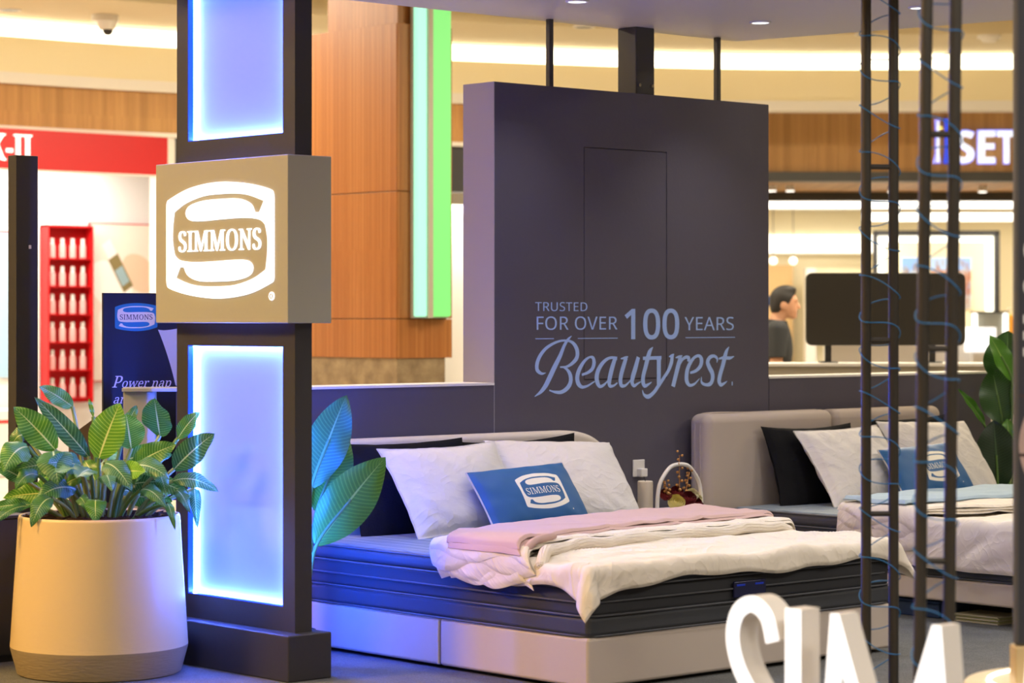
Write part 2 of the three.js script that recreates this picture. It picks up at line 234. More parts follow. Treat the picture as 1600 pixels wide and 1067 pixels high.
      P.forEach((p, i) => { const a = P[Math.max(0, i - 1)], b = P[Math.min(P.length - 1, i + 1)], l = Math.hypot(b.x - a.x, b.y - a.y) || 1, nx = -(b.y - a.y) / l, ny = (b.x - a.x) / l, q = Math.max(p.z, 0.002) / 2; L.push([p.x + nx * q, p.y + ny * q]); R.push([p.x - nx * q, p.y - ny * q]); });
      for (let i = 0; i + 1 < P.length; i++) { c.beginPath(); c.moveTo(X(L[i][0]), Y(L[i][1])); c.lineTo(X(L[i + 1][0]), Y(L[i + 1][1])); c.lineTo(X(R[i + 1][0]), Y(R[i + 1][1])); c.lineTo(X(R[i][0]), Y(R[i][1])); c.closePath(); c.fill(); c.lineWidth = 1.2; c.strokeStyle = '#a3c0f2'; c.stroke(); }
    }
    c.fillStyle = 'rgba(134,150,214,0.30)';                // rows of printed dots
    for (let i = 0; i < 9; i++) for (let k = 0; k < 52; k++) { const u = k / 52, x = u * w + (i % 3) * 9, y = h * (0.05 + 0.11 * i) + 60 * Math.sin(u * 5 + i) - 40 * u; c.beginPath(); c.arc(x, y, 2.1, 0, 7); c.fill(); }
  });
  const pr = mesh('lettering', new THREE.PlaneGeometry(W, HH).translate(X0 + W / 2 - 8.32, H0 + HH / 2, 0.0012), new THREE.MeshStandardMaterial({ map: print, transparent: true, roughness: 0.6 }), t);
  pr.userData.label = 'pale blue vinyl lettering';
}
function lowWall(x0, x1, label) {
  const t = thing('low_partition', label, 'partition', [x0, 0, -9.4]);
  mesh('panel', B(0, x1 - x0, 0, 1.163, -0.237, 0), M.charcoal, t);
  mesh('cap', B(0, x1 - x0, 1.163, 1.175, -0.245, 0.004), M.whitePaint, t);
}
lowWall(6.56, 8.315, 'low dark partition with white cap behind the bed with the pink throw');
lowWall(10.365, 12.37, 'low dark partition with white cap behind the taupe headboard');
{
  const t = thing('canopy', 'wide flat grey canopy slab carried over the beds by posts', 'canopy', [0, 3.05, 0]);
  const s = new THREE.Shape([[5.6, 9.6], [10.28, 9.57], [10.62, 7.9], [11.25, 4.5], [5.5, 4.3]].map((p) => new THREE.Vector2(...p)));
  mesh('slab', metreUV(new THREE.ExtrudeGeometry(s, { depth: 0.18, bevelEnabled: false }).rotateX(-Math.PI / 2)), M.canopy, t);
  for (const [x, z] of [[8.38, -8.86], [9.69, -8.85], [9.82, -7.90], [8.45, -7.9], [7.1, -7.9], [7.1, -8.86], [7.1, -6.4], [8.5, -6.4], [9.8, -6.4]]) {
    const d = thing('recessed_downlight', 'small round recessed downlight glowing in the grey canopy', 'light', [x, 3.05, z], 0, 'downlights in the canopy');
    mesh('trim_ring', new THREE.TorusGeometry(0.05, 0.007, 10, 32).rotateX(Math.PI / 2).translate(0, -0.002, 0), M.whitePaint, d);
    mesh('lamp', cyl(0.043, 0.043, 0.006, 0, -0.006, 0), glow([0.92, 0.95, 1.0], 3), d);
    const l = new THREE.SpotLight(lin(0.98, 0.95, 0.95), 3.5, 0, 0.85, 0.7); l.position.set(x, 3.035, z); l.target.position.set(x, 0, z); l.shadow.radius = 2; l.castShadow = true; scene.add(l, l.target);
  }
}
for (const [x, s, label] of [[8.79, 0.03, 'thin dark steel post between wall top and canopy, beside the hatch'], [10.05, 0.03, 'thin dark steel post between wall top and canopy, near the wall end']])
  solo('canopy_post', RB(-s / 2, s / 2, 0, 0.36, -s / 2, s / 2, 0.004), M.postGrey, label, 'post', [x, 2.69, -9.5]);
{
  const t = thing('canopy_square_post', 'thick square dark steel post between wall top and canopy', 'post', [9.42, 2.69, -9.5]);
  mesh('tube', RB(-0.07, 0.07, 0, 0.36, -0.07, 0.07, 0.006), M.postGrey, t);
  for (const [x, y] of [[-0.045, 0.05], [0.05, 0.05]]) mesh('bolt', new THREE.CylinderGeometry(0.009, 0.009, 0.008, 12).rotateX(Math.PI / 2).translate(x, y, 0.072), M.chrome, t);
}

// ---------------------------------------------------------------- sign tower with two backlit panels a side and the logo box
{
  const t = thing('sign_tower', 'black sign tower with blue glowing panels and a champagne box with lit SIMMONS badge', 'sign', [6.17, 0, -9.25]);
  const x0 = 0.084, x1 = 0.172, z0 = 0.07, z1 = 0.933, xm = (x0 + x1) / 2;           // slab of the tower
  mesh('plinth', RB(0, 0.225, 0, 0.192, 0, 1.0, 0.006), M.towerPaint, t);
  const holes = [[0.2935, 1.382], [2.273, 2.98]], a = 0.155, b = 0.85;               // openings, bottom to top and along the face
  const face = new THREE.Shape([[z0, 0.192], [z1, 0.192], [z1, 3.05], [z0, 3.05]].map((p) => new THREE.Vector2(...p)));
  for (const [h0, h1] of holes) face.holes.push(new THREE.Path([[a, h0], [b, h0], [b, h1], [a, h1]].map((p) => new THREE.Vector2(...p))));
  const slab = metreUV(new THREE.ExtrudeGeometry(face, { depth: x1 - x0, bevelEnabled: false }).rotateY(-Math.PI / 2).translate(x1, 0, 0));
  mesh('tower_body', slab, M.towerPaint, t);
  const acrylic = std([0.24, 0.31, 0.62], 0.35, { emissive: lin(0.06, 0.115, 0.74), emissiveIntensity: 1, clearcoat: 1, clearcoatRoughness: 0.05 });
  const trim = std([0.01, 0.05, 0.6], 0.4, { emissive: lin(0.0, 0.03, 0.60), emissiveIntensity: 1 });
  const tape = glow([0.05, 0.18, 1.0], 8);
  for (const [h0, h1] of holes) {
    const pan = mesh('light_panel', B(xm - 0.004, xm + 0.004, h0, h1, a, b), acrylic, t); pan.userData.label = 'blue backlit acrylic panel';
    for (const s of [-1, 1]) {                                                        // both faces of the tower: blue reveal and LED tape round the panel
      const f0 = s < 0 ? x0 + 0.001 : xm + 0.018, f1 = s < 0 ? xm - 0.018 : x1 - 0.001, q = 0.003;
      mesh('reveal_trim', merged([B(f0, f1, h0, h1, a, a + q), B(f0, f1, h0, h1, b - q, b), B(f0, f1, h0, h0 + q, a, b), B(f0, f1, h1 - q, h1, a, b)]), trim, t);
      const g0 = s < 0 ? xm - 0.017 : xm + 0.005, g1 = g0 + 0.012;
      mesh('led_tape', merged([B(g0, g1, h0, h1, a, a + q), B(g0, g1, h0, h1, b - q, b), B(g0, g1, h0, h0 + q, a, b), B(g0, g1, h1 - q, h1, a, b)]), tape, t);
      const gx = 6.17 + (g0 + g1) / 2, hc = (h0 + h1) / 2, zc = -9.25 + (a + b) / 2, C = s < 0 ? [0.07, 0.145, 1.0] : [0.02, 0.10, 1.0], L = s < 0 ? 620 : h0 < 1 ? 950 : 90;
      areaLight(C, L, 0.012, h1 - h0, [gx, hc, -9.25 + a + 0.0036], [gx, hc, 0]); areaLight(C, L, 0.012, h1 - h0, [gx, hc, -9.25 + b - 0.0036], [gx, hc, -20]);
      const lo = areaLight(C, L, 0.012, b - a, [gx, h0 + 0.0036, zc], [gx, 9, zc]); const hi = areaLight(C, L, 0.012, b - a, [gx, h1 - 0.0036, zc], [gx, -9, zc]);
      lo.rotation.set(Math.PI / 2, 0, 0); hi.rotation.set(-Math.PI / 2, 0, 0);
    }
  }
}
{
  const tower = scene.getObjectByName('sign_tower');
  const t = mesh('logo_box', RB(-0.483, 0.483, 0, 0.695, -0.227, 0, 0.004), M.champagne, tower); t.position.set(-0.003, 1.479, 0.517); t.rotation.y = -Math.PI / 2;
  t.userData.label = 'champagne coloured box with white glowing badge';
  const g = logoGeo(0.786, 0.497, 0.006), lit = glow([1.0, 0.97, 1.0], 1.25);
  for (const q of [g.badge, ...g.word]) q.translate(0.0, 0.352, 0);
  mesh('badge', g.badge, lit, t);
  mesh('word', mergeGeometries(g.word), lit, t);
  const reg = mesh('registered_mark', new THREE.CylinderGeometry(0.018, 0.018, 0.005, 20).rotateX(Math.PI / 2).translate(0.375, 0.112, 0.002), lit, t);
  mesh('registered_ring', new THREE.TorusGeometry(0.009, 0.0022, 6, 18).translate(0, 0, 0).translate(0.375, 0.112, 0.005), M.champagne, t);
}

// ---------------------------------------------------------------- beds
const MTOP = 0.48;
function mattress(label, x0, x1, zf, zh, y0, tall) {
  const t = thing('mattress', label, 'mattress', [x0, 0, zh]), W = x1 - x0, D = zf - zh, h = tall;
  mesh('lower_panel', RB(0, W, y0, y0 + h * 0.32, 0, D, 0.022, 4), M.mattressSide, t);
  mesh('middle_band', RB(0.008, W - 0.008, y0 + h * 0.30, y0 + h * 0.76, 0.008, D - 0.008, 0.02, 4), M.mattressBand, t);
  mesh('pillow_top', RB(0, W, y0 + h * 0.74, y0 + h, 0, D, 0.03, 5), M.mattressSide, t);
  const loop = (y, e, r) => { const c = 0.05, P = []; for (const [cx, cz, a0] of [[W - c - e, D - c - e, 0], [c + e, D - c - e, 1], [c + e, c + e, 2], [W - c - e, c + e, 3]]) for (let i = 0; i <= 4; i++) { const a = (a0 + i / 4) * Math.PI / 2; P.push([cx + c * Math.cos(a), y, cz + c * Math.sin(a)]); } return tube(P, r, 160, 6, true); };
  for (const [f, e] of [[0.015, 0.004], [0.325, -0.001], [0.53, 0.005], [0.75, -0.001], [0.985, 0.012]]) mesh('piping', loop(y0 + h * f, e, 0.0045), M.piping, t);
  const quilt = canvasTex(1024, 1024, (c, w, hh) => {
    c.fillStyle = '#7d8a94'; c.fillRect(0, 0, w, hh); c.lineWidth = 3;
    for (let i = 0; i < 64; i++) { c.strokeStyle = i % 3 ? '#5c6b78' : '#c9d2d8'; c.globalAlpha = 0.75; c.beginPath(); for (let k = 0; k <= 60; k++) { const y = hh * k / 60, x = w * i / 64 + 5 * Math.sin(k * 0.5 + i); c[k ? 'lineTo' : 'moveTo'](x, y); } c.stroke(); }
    for (let i = 0; i < 260; i++) { c.strokeStyle = '#3d4954'; c.globalAlpha = 0.6; const x = w * (0.18 + 0.64 * rnd()), y = hh * rnd(); c.beginPath(); c.moveTo(x, y); c.lineTo(x + 26, y + 4); c.stroke(); }
    c.globalAlpha = 1;
  });
  const q = new RoundedBoxGeometry(W - 0.05, 0.03, D - 0.05, 4, 0.012); { const p = q.attributes.position, uv = q.attributes.uv; for (let i = 0; i < p.count; i++) uv.setXY(i, p.getX(i) / W + 0.5, p.getZ(i) / D + 0.5); }
  q.translate(W / 2, y0 + h - 0.009, D / 2);
  mesh('quilted_top', q, std(0xffffff, 0.7, { map: quilt, bumpMap: softBump, bumpScale: 0.004 }), t);
  return t;
}
{
  const t = thing('bed_base', 'beige upholstered bed base with cream rounded headboard beside the blue lit tower', 'bed', [6.9, 0, -9.23]);
  mesh('base_half', RB(0, 1.89, 0.015, 0.216, 0.02, 1.072, 0.016, 4), M.beigeFabric, t);
  mesh('base_half', RB(0, 1.89, 0.015, 0.216, 1.078, 2.0, 0.016, 4), M.beigeFabric, t);
  mesh('seam_piping', tube([[-0.002, 0.022, 1.075], [-0.003, 0.12, 1.075], [-0.002, 0.21, 1.075]], 0.006, 12, 8), M.creamFabric, t);
  for (const [x, z] of [[0.1, 0.1], [1.79, 0.1], [0.1, 1.9], [1.79, 1.9]]) mesh('foot', cyl(0.03, 0.025, 0.016, x, 0, z, 16), M.blackPaint, t);
  const w = 2.36, h = 0.868, R = 0.30, s = new THREE.Shape(); s.moveTo(0, 0); s.lineTo(w, 0); s.lineTo(w, h - R); s.quadraticCurveTo(w, h, w - R * 1.15, h); s.lineTo(R * 1.15, h); s.quadraticCurveTo(0, h, 0, h - R); s.lineTo(0, 0);
  const hb = mesh('headboard', new THREE.ExtrudeGeometry(s, { depth: 0.05, bevelEnabled: true, bevelSize: 0.028, bevelThickness: 0.03, bevelSegments: 6, curveSegments: 24 }).translate(-0.22, 0.03, -0.125), M.creamFabric, t); hb.userData.label = 'cream padded headboard with round corners';
  mesh('headboard_seam', tube([[0.96, 0.2, -0.043], [0.96, 0.6, -0.043], [0.96, 0.88, -0.044]], 0.003, 10, 6), M.beigeFabric, t);
  mattress('charcoal quilted mattress on the beige base beside the blue lit tower', 6.9, 8.79, -7.23, -9.21, 0.217, 0.263);
  const m = thing('mattress_badge', 'small glossy dark blue emblem on the foot of the charcoal mattress', 'emblem', [7.84, 0.352, -7.23]);
  mesh('plate', RB(-0.1, 0.1, -0.035, 0.035, 0, 0.014, 0.012, 4), std([0.01, 0.012, 0.06], 0.15), m);
  for (const x of [-0.06, 0.055]) mesh('blue_mark', RB(x - 0.026, x + 0.026, 0.014, 0.022, 0.013, 0.0155, 0.001, 2), std([0.01, 0.05, 0.7], 0.3), m);
}
{
  const t = thing('bed_base', 'taupe upholstered bed base on legs with square two panel headboard', 'bed', [9.83, 0, -9.23]);
  mesh('rail_frame', RB(0, 1.86, 0.10, 0.215, 0.02, 2.0, 0.014, 4), M.beigeFabric, t);
  for (const [x, z] of [[0.12, 0.1], [1.74, 0.1], [0.12, 1.9], [1.74, 1.9], [0.93, 1.0]]) mesh('leg', cyl(0.03, 0.022, 0.1, x, 0, z, 16), M.blackPaint, t);
  mesh('headboard_cushion', RB(-0.14, 0.895, 0.03, 0.985, -0.15, 0.0, 0.05, 6), M.taupeFabric, t);
  mesh('headboard_cushion', RB(0.9, 1.86, 0.03, 0.985, -0.15, 0.0, 0.05, 6), M.taupeFabric, t);
  for (const z of [-0.055, -0.095]) mesh('edge_piping', tube([[-0.139, 0.1, z], [-0.139, 0.6, z], [-0.139, 0.92, z], [-0.125, 0.968, z], [-0.09, 0.983, z], [0.3, 0.984, z], [0.84, 0.984, z]], 0.004, 80, 6), M.taupeFabric, t);
  mattress('slim charcoal mattress on the taupe bed base with legs', 9.83, 11.69, -7.23, -9.21, 0.216, 0.264);
}
// cloth laid over a bed: flat cloth (u across from the side x0, v up from the foot) that bends over the edges and hangs
function drape(o) {
  const { x0, x1, zf, top, v0, v1, ovL, ovR, ovF, T, amp = 0.006, freq = 3, seed = 0, NU = 120, NV = 70, R = 0.035, head = () => 0, lift = () => 0 } = o, W = x1 - x0, P = [];
  for (let j = 0; j <= NV; j++) for (let i = 0; i <= NU; i++) {
    const a = i / NU, b = j / NV;
    const vv = lerp(v0, v1, b), uu = lerp(0, W, a), u = lerp(-ovL(vv), W + ovR(vv), a), v = lerp(v0 - (ovF ? ovF(uu) : 0) + (o.front ? o.front(uu) : 0), v1 + head(uu), b);
    const cu = clamp(u, 0, W), cv = Math.max(v, 0), du = u - cu, dv = v - cv, d = Math.hypot(du, dv);
    let out = 0, drop = 0; if (d > 0) { const th = d / R; if (th < Math.PI / 2) { out = R * Math.sin(th); drop = R * (1 - Math.cos(th)); } else { out = R; drop = R + d - R * Math.PI / 2; } }
    const n1 = fbm(u * freq + seed, v * freq * 1.6, seed), n2 = noise.noise(u * 9 + seed, v * 3, 2.5 + seed), ridge = Math.pow(1 - Math.abs(noise.noise(u * 2.2 + v * 3.1 + seed, v * 2 - u * 1.3, seed)), 6);
    const hang = clamp(drop / 0.05, 0, 1); out += hang * (0.006 + 0.014 * (0.5 + 0.5 * Math.sin((u * 1.0 + v) * 21 + seed * 3 + 2 * n2)) * clamp(drop / 0.1, 0, 1.4));
    if (d > 0) out += 0.42 * drop * Math.min(1, 2.2 * Math.abs(du * dv) / (d * d));            // corners of the cloth flare out
    const dx = d ? du / d : 0, dz = d ? dv / d : 0;
    P.push(V(x0 + cu + dx * out, top - drop + (1 - hang) * (amp * (n1 + 0.8) + amp * 1.3 * ridge) + lift(u, v), zf - cv - dz * out));
  }
  const at = (i, j) => P[clamp(j, 0, NV) * (NU + 1) + clamp(i, 0, NU)], N = [], ab = V(), ac = V();
  for (let j = 0; j <= NV; j++) for (let i = 0; i <= NU; i++) { ab.subVectors(at(i + 1, j), at(i - 1, j)); ac.subVectors(at(i, j + 1), at(i, j - 1)); N.push(V().crossVectors(ab, ac).normalize()); }
  const S = [], uv = [], idx = [], M1 = NU + 1, cells = (NU + 1) * (NV + 1), lu = (W + 0.2) / NU, lv = (v1 - v0) / NV;
  for (const side of [1, 0]) for (let j = 0; j <= NV; j++) for (let i = 0; i <= NU; i++) {
    const e = Math.min(Math.min(i, NU - i) * lu, Math.min(j, NV - j) * lv), q = Math.min(1, e / T), tp = 0.18 + 0.82 * Math.sqrt(1 - (1 - q) * (1 - q)), k = j * M1 + i, p = P[k], n = N[k];
    S.push(p.x + n.x * T * tp * side, p.y + n.y * T * tp * side, p.z + n.z * T * tp * side); uv.push(i * lu, j * lv);
  }
  for (let j = 0; j < NV; j++) for (let i = 0; i < NU; i++) { const a = j * M1 + i, b = a + 1, c = a + M1, d = c + 1; idx.push(a, b, d, a, d, c, a + cells, d + cells, b + cells, a + cells, c + cells, d + cells); }
  const rim = (a, b) => idx.push(a, a + cells, b + cells, a, b + cells, b);
  for (let i = 0; i < NU; i++) { rim(i + 1, i); rim(NV * M1 + i, NV * M1 + i + 1); }
  for (let j = 0; j < NV; j++) { rim(j * M1, (j + 1) * M1); rim((j + 1) * M1 + NU, j * M1 + NU); }
  const g = new THREE.BufferGeometry(); g.setAttribute('position', new THREE.Float32BufferAttribute(S, 3)); g.setAttribute('uv', new THREE.Float32BufferAttribute(uv, 2)); g.setIndex(idx); g.computeVertexNormals(); return g;
}
const bell = (x, c, s) => Math.exp(-((x - c) * (x - c)) / (s * s));
{
  const bed = { x0: 6.9, x1: 8.79, zf: -7.23 };
  const t = thing('duvet', 'white duvet folded back under the pink throw', 'duvet');
  const frontAt = (u) => 0.60 + 0.015 * Math.sin(u * 4) - 0.34 * Math.exp(-u / 0.35);                 // where the turned back part begins
  mesh('duvet_cover', drape({ ...bed, top: 0.482, v0: 0, v1: 1.22, head: (u) => -0.42 * Math.exp(-u / 0.6), ovL: (v) => 0.085 + 0.07 * bell(v, 0, 0.22) + 0.012 * Math.sin(v * 11), ovR: (v) => 0.10 + 0.06 * bell(v, 0, 0.2), ovF: (u) => 0.072 + 0.06 * bell(u, 0, 0.24) + 0.05 * bell(u, 1.89, 0.15) + 0.010 * Math.sin(u * 7) + 0.006 * Math.sin(u * 19), T: 0.014, amp: 0.012, freq: 3.4, seed: 1.3, NU: 220, NV: 140, R: 0.022 }), M.duvet, t);
  [[0.504, 0.115, 0.62, 1.16, 8], [0.517, 0.135, 0.66, 1.22, 3], [0.531, 0.10, 0.60, 1.27, 4.1], [0.545, 0.075, 0.61, 1.30, 5.7]].forEach(([top, hang, v0, v1, seed], k) =>
    mesh('turned_back_layer', drape({ ...bed, top, v0, v1, head: (u) => -0.37 * Math.exp(-u / 0.6) + 0.012 * Math.sin(9 * u + k), front: (u) => frontAt(u) - 0.60, ovL: (v) => hang + 0.02 * Math.sin(v * 14 + 2 * k), ovR: () => 0.09 - 0.01 * k, T: 0.0115, amp: 0.006, freq: 3.2, seed, NU: 170, NV: 64, R: 0.024 + 0.006 * k }), M.duvet, t));
  const roll = []; for (let i = 0; i <= 30; i++) { const u = -0.012 + 1.90 * i / 30; roll.push([6.9 + u, 0.530 - 0.05 * bell(u, -0.03, 0.05) + 0.005 * Math.sin(u * 17) - 0.03 * bell(u, 1.9, 0.05), -7.23 - frontAt(Math.max(u, 0)) - 0.008 + 0.004 * Math.sin(u * 23)]); }
  mesh('fold_roll', merged([tube(roll, 0.0265, 160, 12), ...[0, 30].map((k) => new THREE.SphereGeometry(0.0265, 16, 12).translate(...roll[k]))]), M.duvet, t);
  const p = thing('throw_blanket', 'pink knitted throw folded across the bed', 'blanket');
  mesh('upper_layer', drape({ ...bed, top: 0.566, v0: 0.76, v1: 1.26, head: (u) => -0.44 * Math.exp(-u / 0.6), ovL: () => 0.050, ovR: () => 0.06, T: 0.016, amp: 0.007, freq: 3, seed: 2.2, NU: 160, NV: 60, front: (u) => 0.02 * Math.sin(u * 3 + 1) - 0.42 * Math.exp(-u / 0.5), R: 0.06 }), M.pink, p);
  mesh('lower_layer', drape({ ...bed, top: 0.556, v0: 0.745, v1: 1.24, head: (u) => -0.44 * Math.exp(-u / 0.6), ovL: () => 0.062, ovR: () => 0.05, T: 0.012, amp: 0.006, freq: 3, seed: 2.9, NU: 140, NV: 44, front: (u) => 0.02 * Math.sin(u * 3 + 1) - 0.42 * Math.exp(-u / 0.5), R: 0.06 }), M.pink, p);
  mesh('rolled_end', new THREE.TubeGeometry(new THREE.CatmullRomCurve3([V(6.862, 0.500, -7.57), V(6.88, 0.538, -7.585), V(6.95, 0.570, -7.62), V(7.07, 0.578, -7.69), V(7.2, 0.576, -7.76)]), 24, 0.017, 10), M.pink, p);
}
{
  const bed = { x0: 9.83, x1: 11.69, zf: -7.23 };
  const t = thing('duvet', 'white duvet hanging low over the side of the taupe bed', 'duvet');
  mesh('duvet_cover', drape({ ...bed, top: 0.482, v0: 0, v1: 1.15, ovL: (v) => 0.235 - 0.10 * bell(v, 1.15, 0.25), ovR: () => 0.2, ovF: () => 0.22, T: 0.014, amp: 0.012, freq: 3.4, seed: 6.3, NU: 170, NV: 110, R: 0.024 }), M.duvet, t);
  for (const [top, hang, k] of [[0.506, 0.17, 0], [0.522, 0.14, 1], [0.539, 0.11, 2]]) mesh('turned_back_layer', drape({ ...bed, top, v0: 0.46, v1: 1.18, ovL: (v) => hang - 0.05 * bell(v, 1.2, 0.3) + 0.015 * Math.sin(v * 13 + k), ovR: () => 0.12, T: 0.014, amp: 0.008, seed: 9.4 + k, NU: 130, NV: 50, R: 0.026 + 0.006 * k, front: (u) => 0.18 * bell(u, 0, 0.5) }), M.duvet, t);
  const p = solo('throw_blanket', drape({ ...bed, top: 0.560, v0: 0.70, v1: 1.16, ovL: () => 0.02, ovR: () => 0.06, T: 0.02, amp: 0.008, seed: 5.2, NU: 130, NV: 50, R: 0.06, front: (u) => 0.05 * bell(u, 0, 0.3) }), M.paleBlue, 'pale blue throw folded across the taupe bed', 'blanket');
}
// pillows: width, height, thickness in their own plane
function pillowGeo(w, h, t, { pinch = 0.05, seed = 0, wr = 0.006, flange = 0, N = 44 } = {}) {
  const S = [], uv = [], idx = [], M1 = N + 1, cells = M1 * M1;
  for (const side of [1, -1]) for (let j = 0; j <= N; j++) for (let i = 0; i <= N; i++) {
    const a = -1 + 2 * i / N, b = -1 + 2 * j / N, fa = Math.min(1, Math.abs(a) / (1 - flange)), fb = Math.min(1, Math.abs(b) / (1 - flange));
    const x = w / 2 * a * (1 - pinch * (1 - b * b)), y = h / 2 * b * (1 - pinch * 1.2 * (1 - a * a)), k = Math.pow(Math.max(0, (1 - fa * fa) * (1 - fb * fb)), 0.42);
    const crease = fbm(x * 7 + seed, y * 7, seed) * wr * k + Math.sin((x * 0.8 + y) * 42 + 5 * noise.noise(x * 5, y * 5, seed)) * wr * 0.35 * k * (1 - k) * 4 + 0.004 * noise.noise(x * 16, y * 16, seed) * (1 - k);
    S.push(x, y, side * (t / 2 * k + 0.0025 * (1 - k)) + crease + 0.006 * noise.noise(x * 4 + seed, y * 4, 1) * (1 - k)); uv.push((a + 1) / 2, (b + 1) / 2);
  }
  for (let j = 0; j < N; j++) for (let i = 0; i < N; i++) { const a = j * M1 + i, b = a + 1, c = a + M1, d = c + 1; idx.push(a, b, d, a, d, c, a + cells, d + cells, b + cells, a + cells, c + cells, d + cells); }
  const rim = (a, b) => idx.push(a, a + cells, b + cells, a, b + cells, b);
  for (let i = 0; i < N; i++) { rim(i + 1, i); rim(N * M1 + i, N * M1 + i + 1); rim(i * M1, (i + 1) * M1); rim((i + 1) * M1 + N, i * M1 + N); }
  const g = new THREE.BufferGeometry(); g.setAttribute('position', new THREE.Float32BufferAttribute(S, 3)); g.setAttribute('uv', new THREE.Float32BufferAttribute(uv, 2)); g.setIndex(idx); g.computeVertexNormals(); return g;
}
function pillow(name, label, geo, mat, [x, y, z], lean, roll = 0, yaw = 0) {
  const t = thing(name, label, 'pillow', [x, y, z]); t.rotation.set(-lean, yaw, roll, 'YXZ');
  mesh('cover', geo, mat, t); return t;
}
pillow('black_pillow', 'black pillow against cream headboard, beside the plant with broad leaves', pillowGeo(0.74, 0.48, 0.12, { seed: 11 }), M.blackCotton, [7.58, 0.685, -9.15], 0.30, 0.01);
pillow('black_pillow', 'black pillow against cream headboard, its pointed corner up by the round headboard corner', pillowGeo(0.76, 0.46, 0.12, { seed: 12, pinch: 0.08 }), M.blackCotton, [8.34, 0.685, -9.17], 0.26, 0.03);
pillow('white_pillow', 'white pillow with flat border leaning beside the broad leaved plant', pillowGeo(0.76, 0.50, 0.17, { seed: 13, flange: 0.07, wr: 0.010 }), M.whiteCotton, [7.70, 0.690, -8.965], 0.62, 0.015, 0.03);
pillow('white_pillow', 'white pillow leaning on cream headboard next to the bedside flowers', pillowGeo(0.80, 0.50, 0.19, { seed: 14, wr: 0.008 }), M.whiteCotton, [8.42, 0.688, -8.985], 0.66, -0.05, -0.05);
pillow('black_pillow', 'black pillow with pointed corner against taupe headboard', pillowGeo(0.74, 0.48, 0.12, { seed: 15, pinch: 0.08 }), M.blackCotton, [10.44, 0.682, -9.12], 0.30, 0.0);
pillow('black_pillow', 'black pillow mostly hidden behind white pillow by the tall green plant', pillowGeo(0.72, 0.50, 0.12, { seed: 16 }), M.blackCotton, [11.30, 0.69, -9.115], 0.26, 0.02);
pillow('white_pillow', 'white pillow with creases leaning on a black pillow at taupe headboard', pillowGeo(0.76, 0.50, 0.18, { seed: 17, wr: 0.012, flange: 0.05 }), M.whiteCotton, [10.60, 0.688, -8.96], 0.60, 0.02, 0.04);
pillow('white_pillow', 'white pillow leaning at taupe headboard beside the tall green plant', pillowGeo(0.78, 0.52, 0.18, { seed: 18, wr: 0.008 }), M.whiteCotton, [11.32, 0.692, -8.96], 0.60, -0.03);
const cushionPrint = canvasTex(1024, 540, (c, w, h) => { c.fillStyle = '#0f558c'; c.fillRect(0, 0, w, h); drawLogo(c, w * 0.57, h * 0.50, w * 0.47, h * 0.60, '#ece6d6', '#0f558c', '#ece6d6'); c.fillStyle = '#ece6d6'; c.beginPath(); c.arc(w * 0.815, h * 0.83, 6, 0, 7); c.fill(); });
const cushionMat = std(0xffffff, 0.55, { map: cushionPrint, sheen: 0.3, sheenColor: lin(0.2, 0.4, 0.6) });
function cushion(label, at, lean, roll) {
  const t = pillow('blue_cushion', label, pillowGeo(0.63, 0.335, 0.13, { seed: 21, pinch: 0.025, wr: 0.004 }), cushionMat, at, lean, roll);
  const P = [], N = 24; const put = (a, b) => P.push([0.315 * a * (1 - 0.025 * (1 - b * b)), 0.1675 * b * (1 - 0.03 * (1 - a * a)), 0]);
  for (let i = 0; i < N; i++) put(-1 + 2 * i / N, -1); for (let i = 0; i < N; i++) put(1, -1 + 2 * i / N); for (let i = 0; i < N; i++) put(1 - 2 * i / N, 1); for (let i = 0; i < N; i++) put(-1, 1 - 2 * i / N);
  const p = mesh('piping', tube(P, 0.005, 260, 6, true), M.whiteCotton, t); p.userData.label = 'white piping';
}
cushion('blue cushion with SIMMONS badge beside the pink throw', [7.985, 0.648, -8.77], 0.62, 0.045);
cushion('blue cushion with SIMMONS badge beside the pale blue throw', [10.96, 0.648, -8.76], 0.62, 0.04);

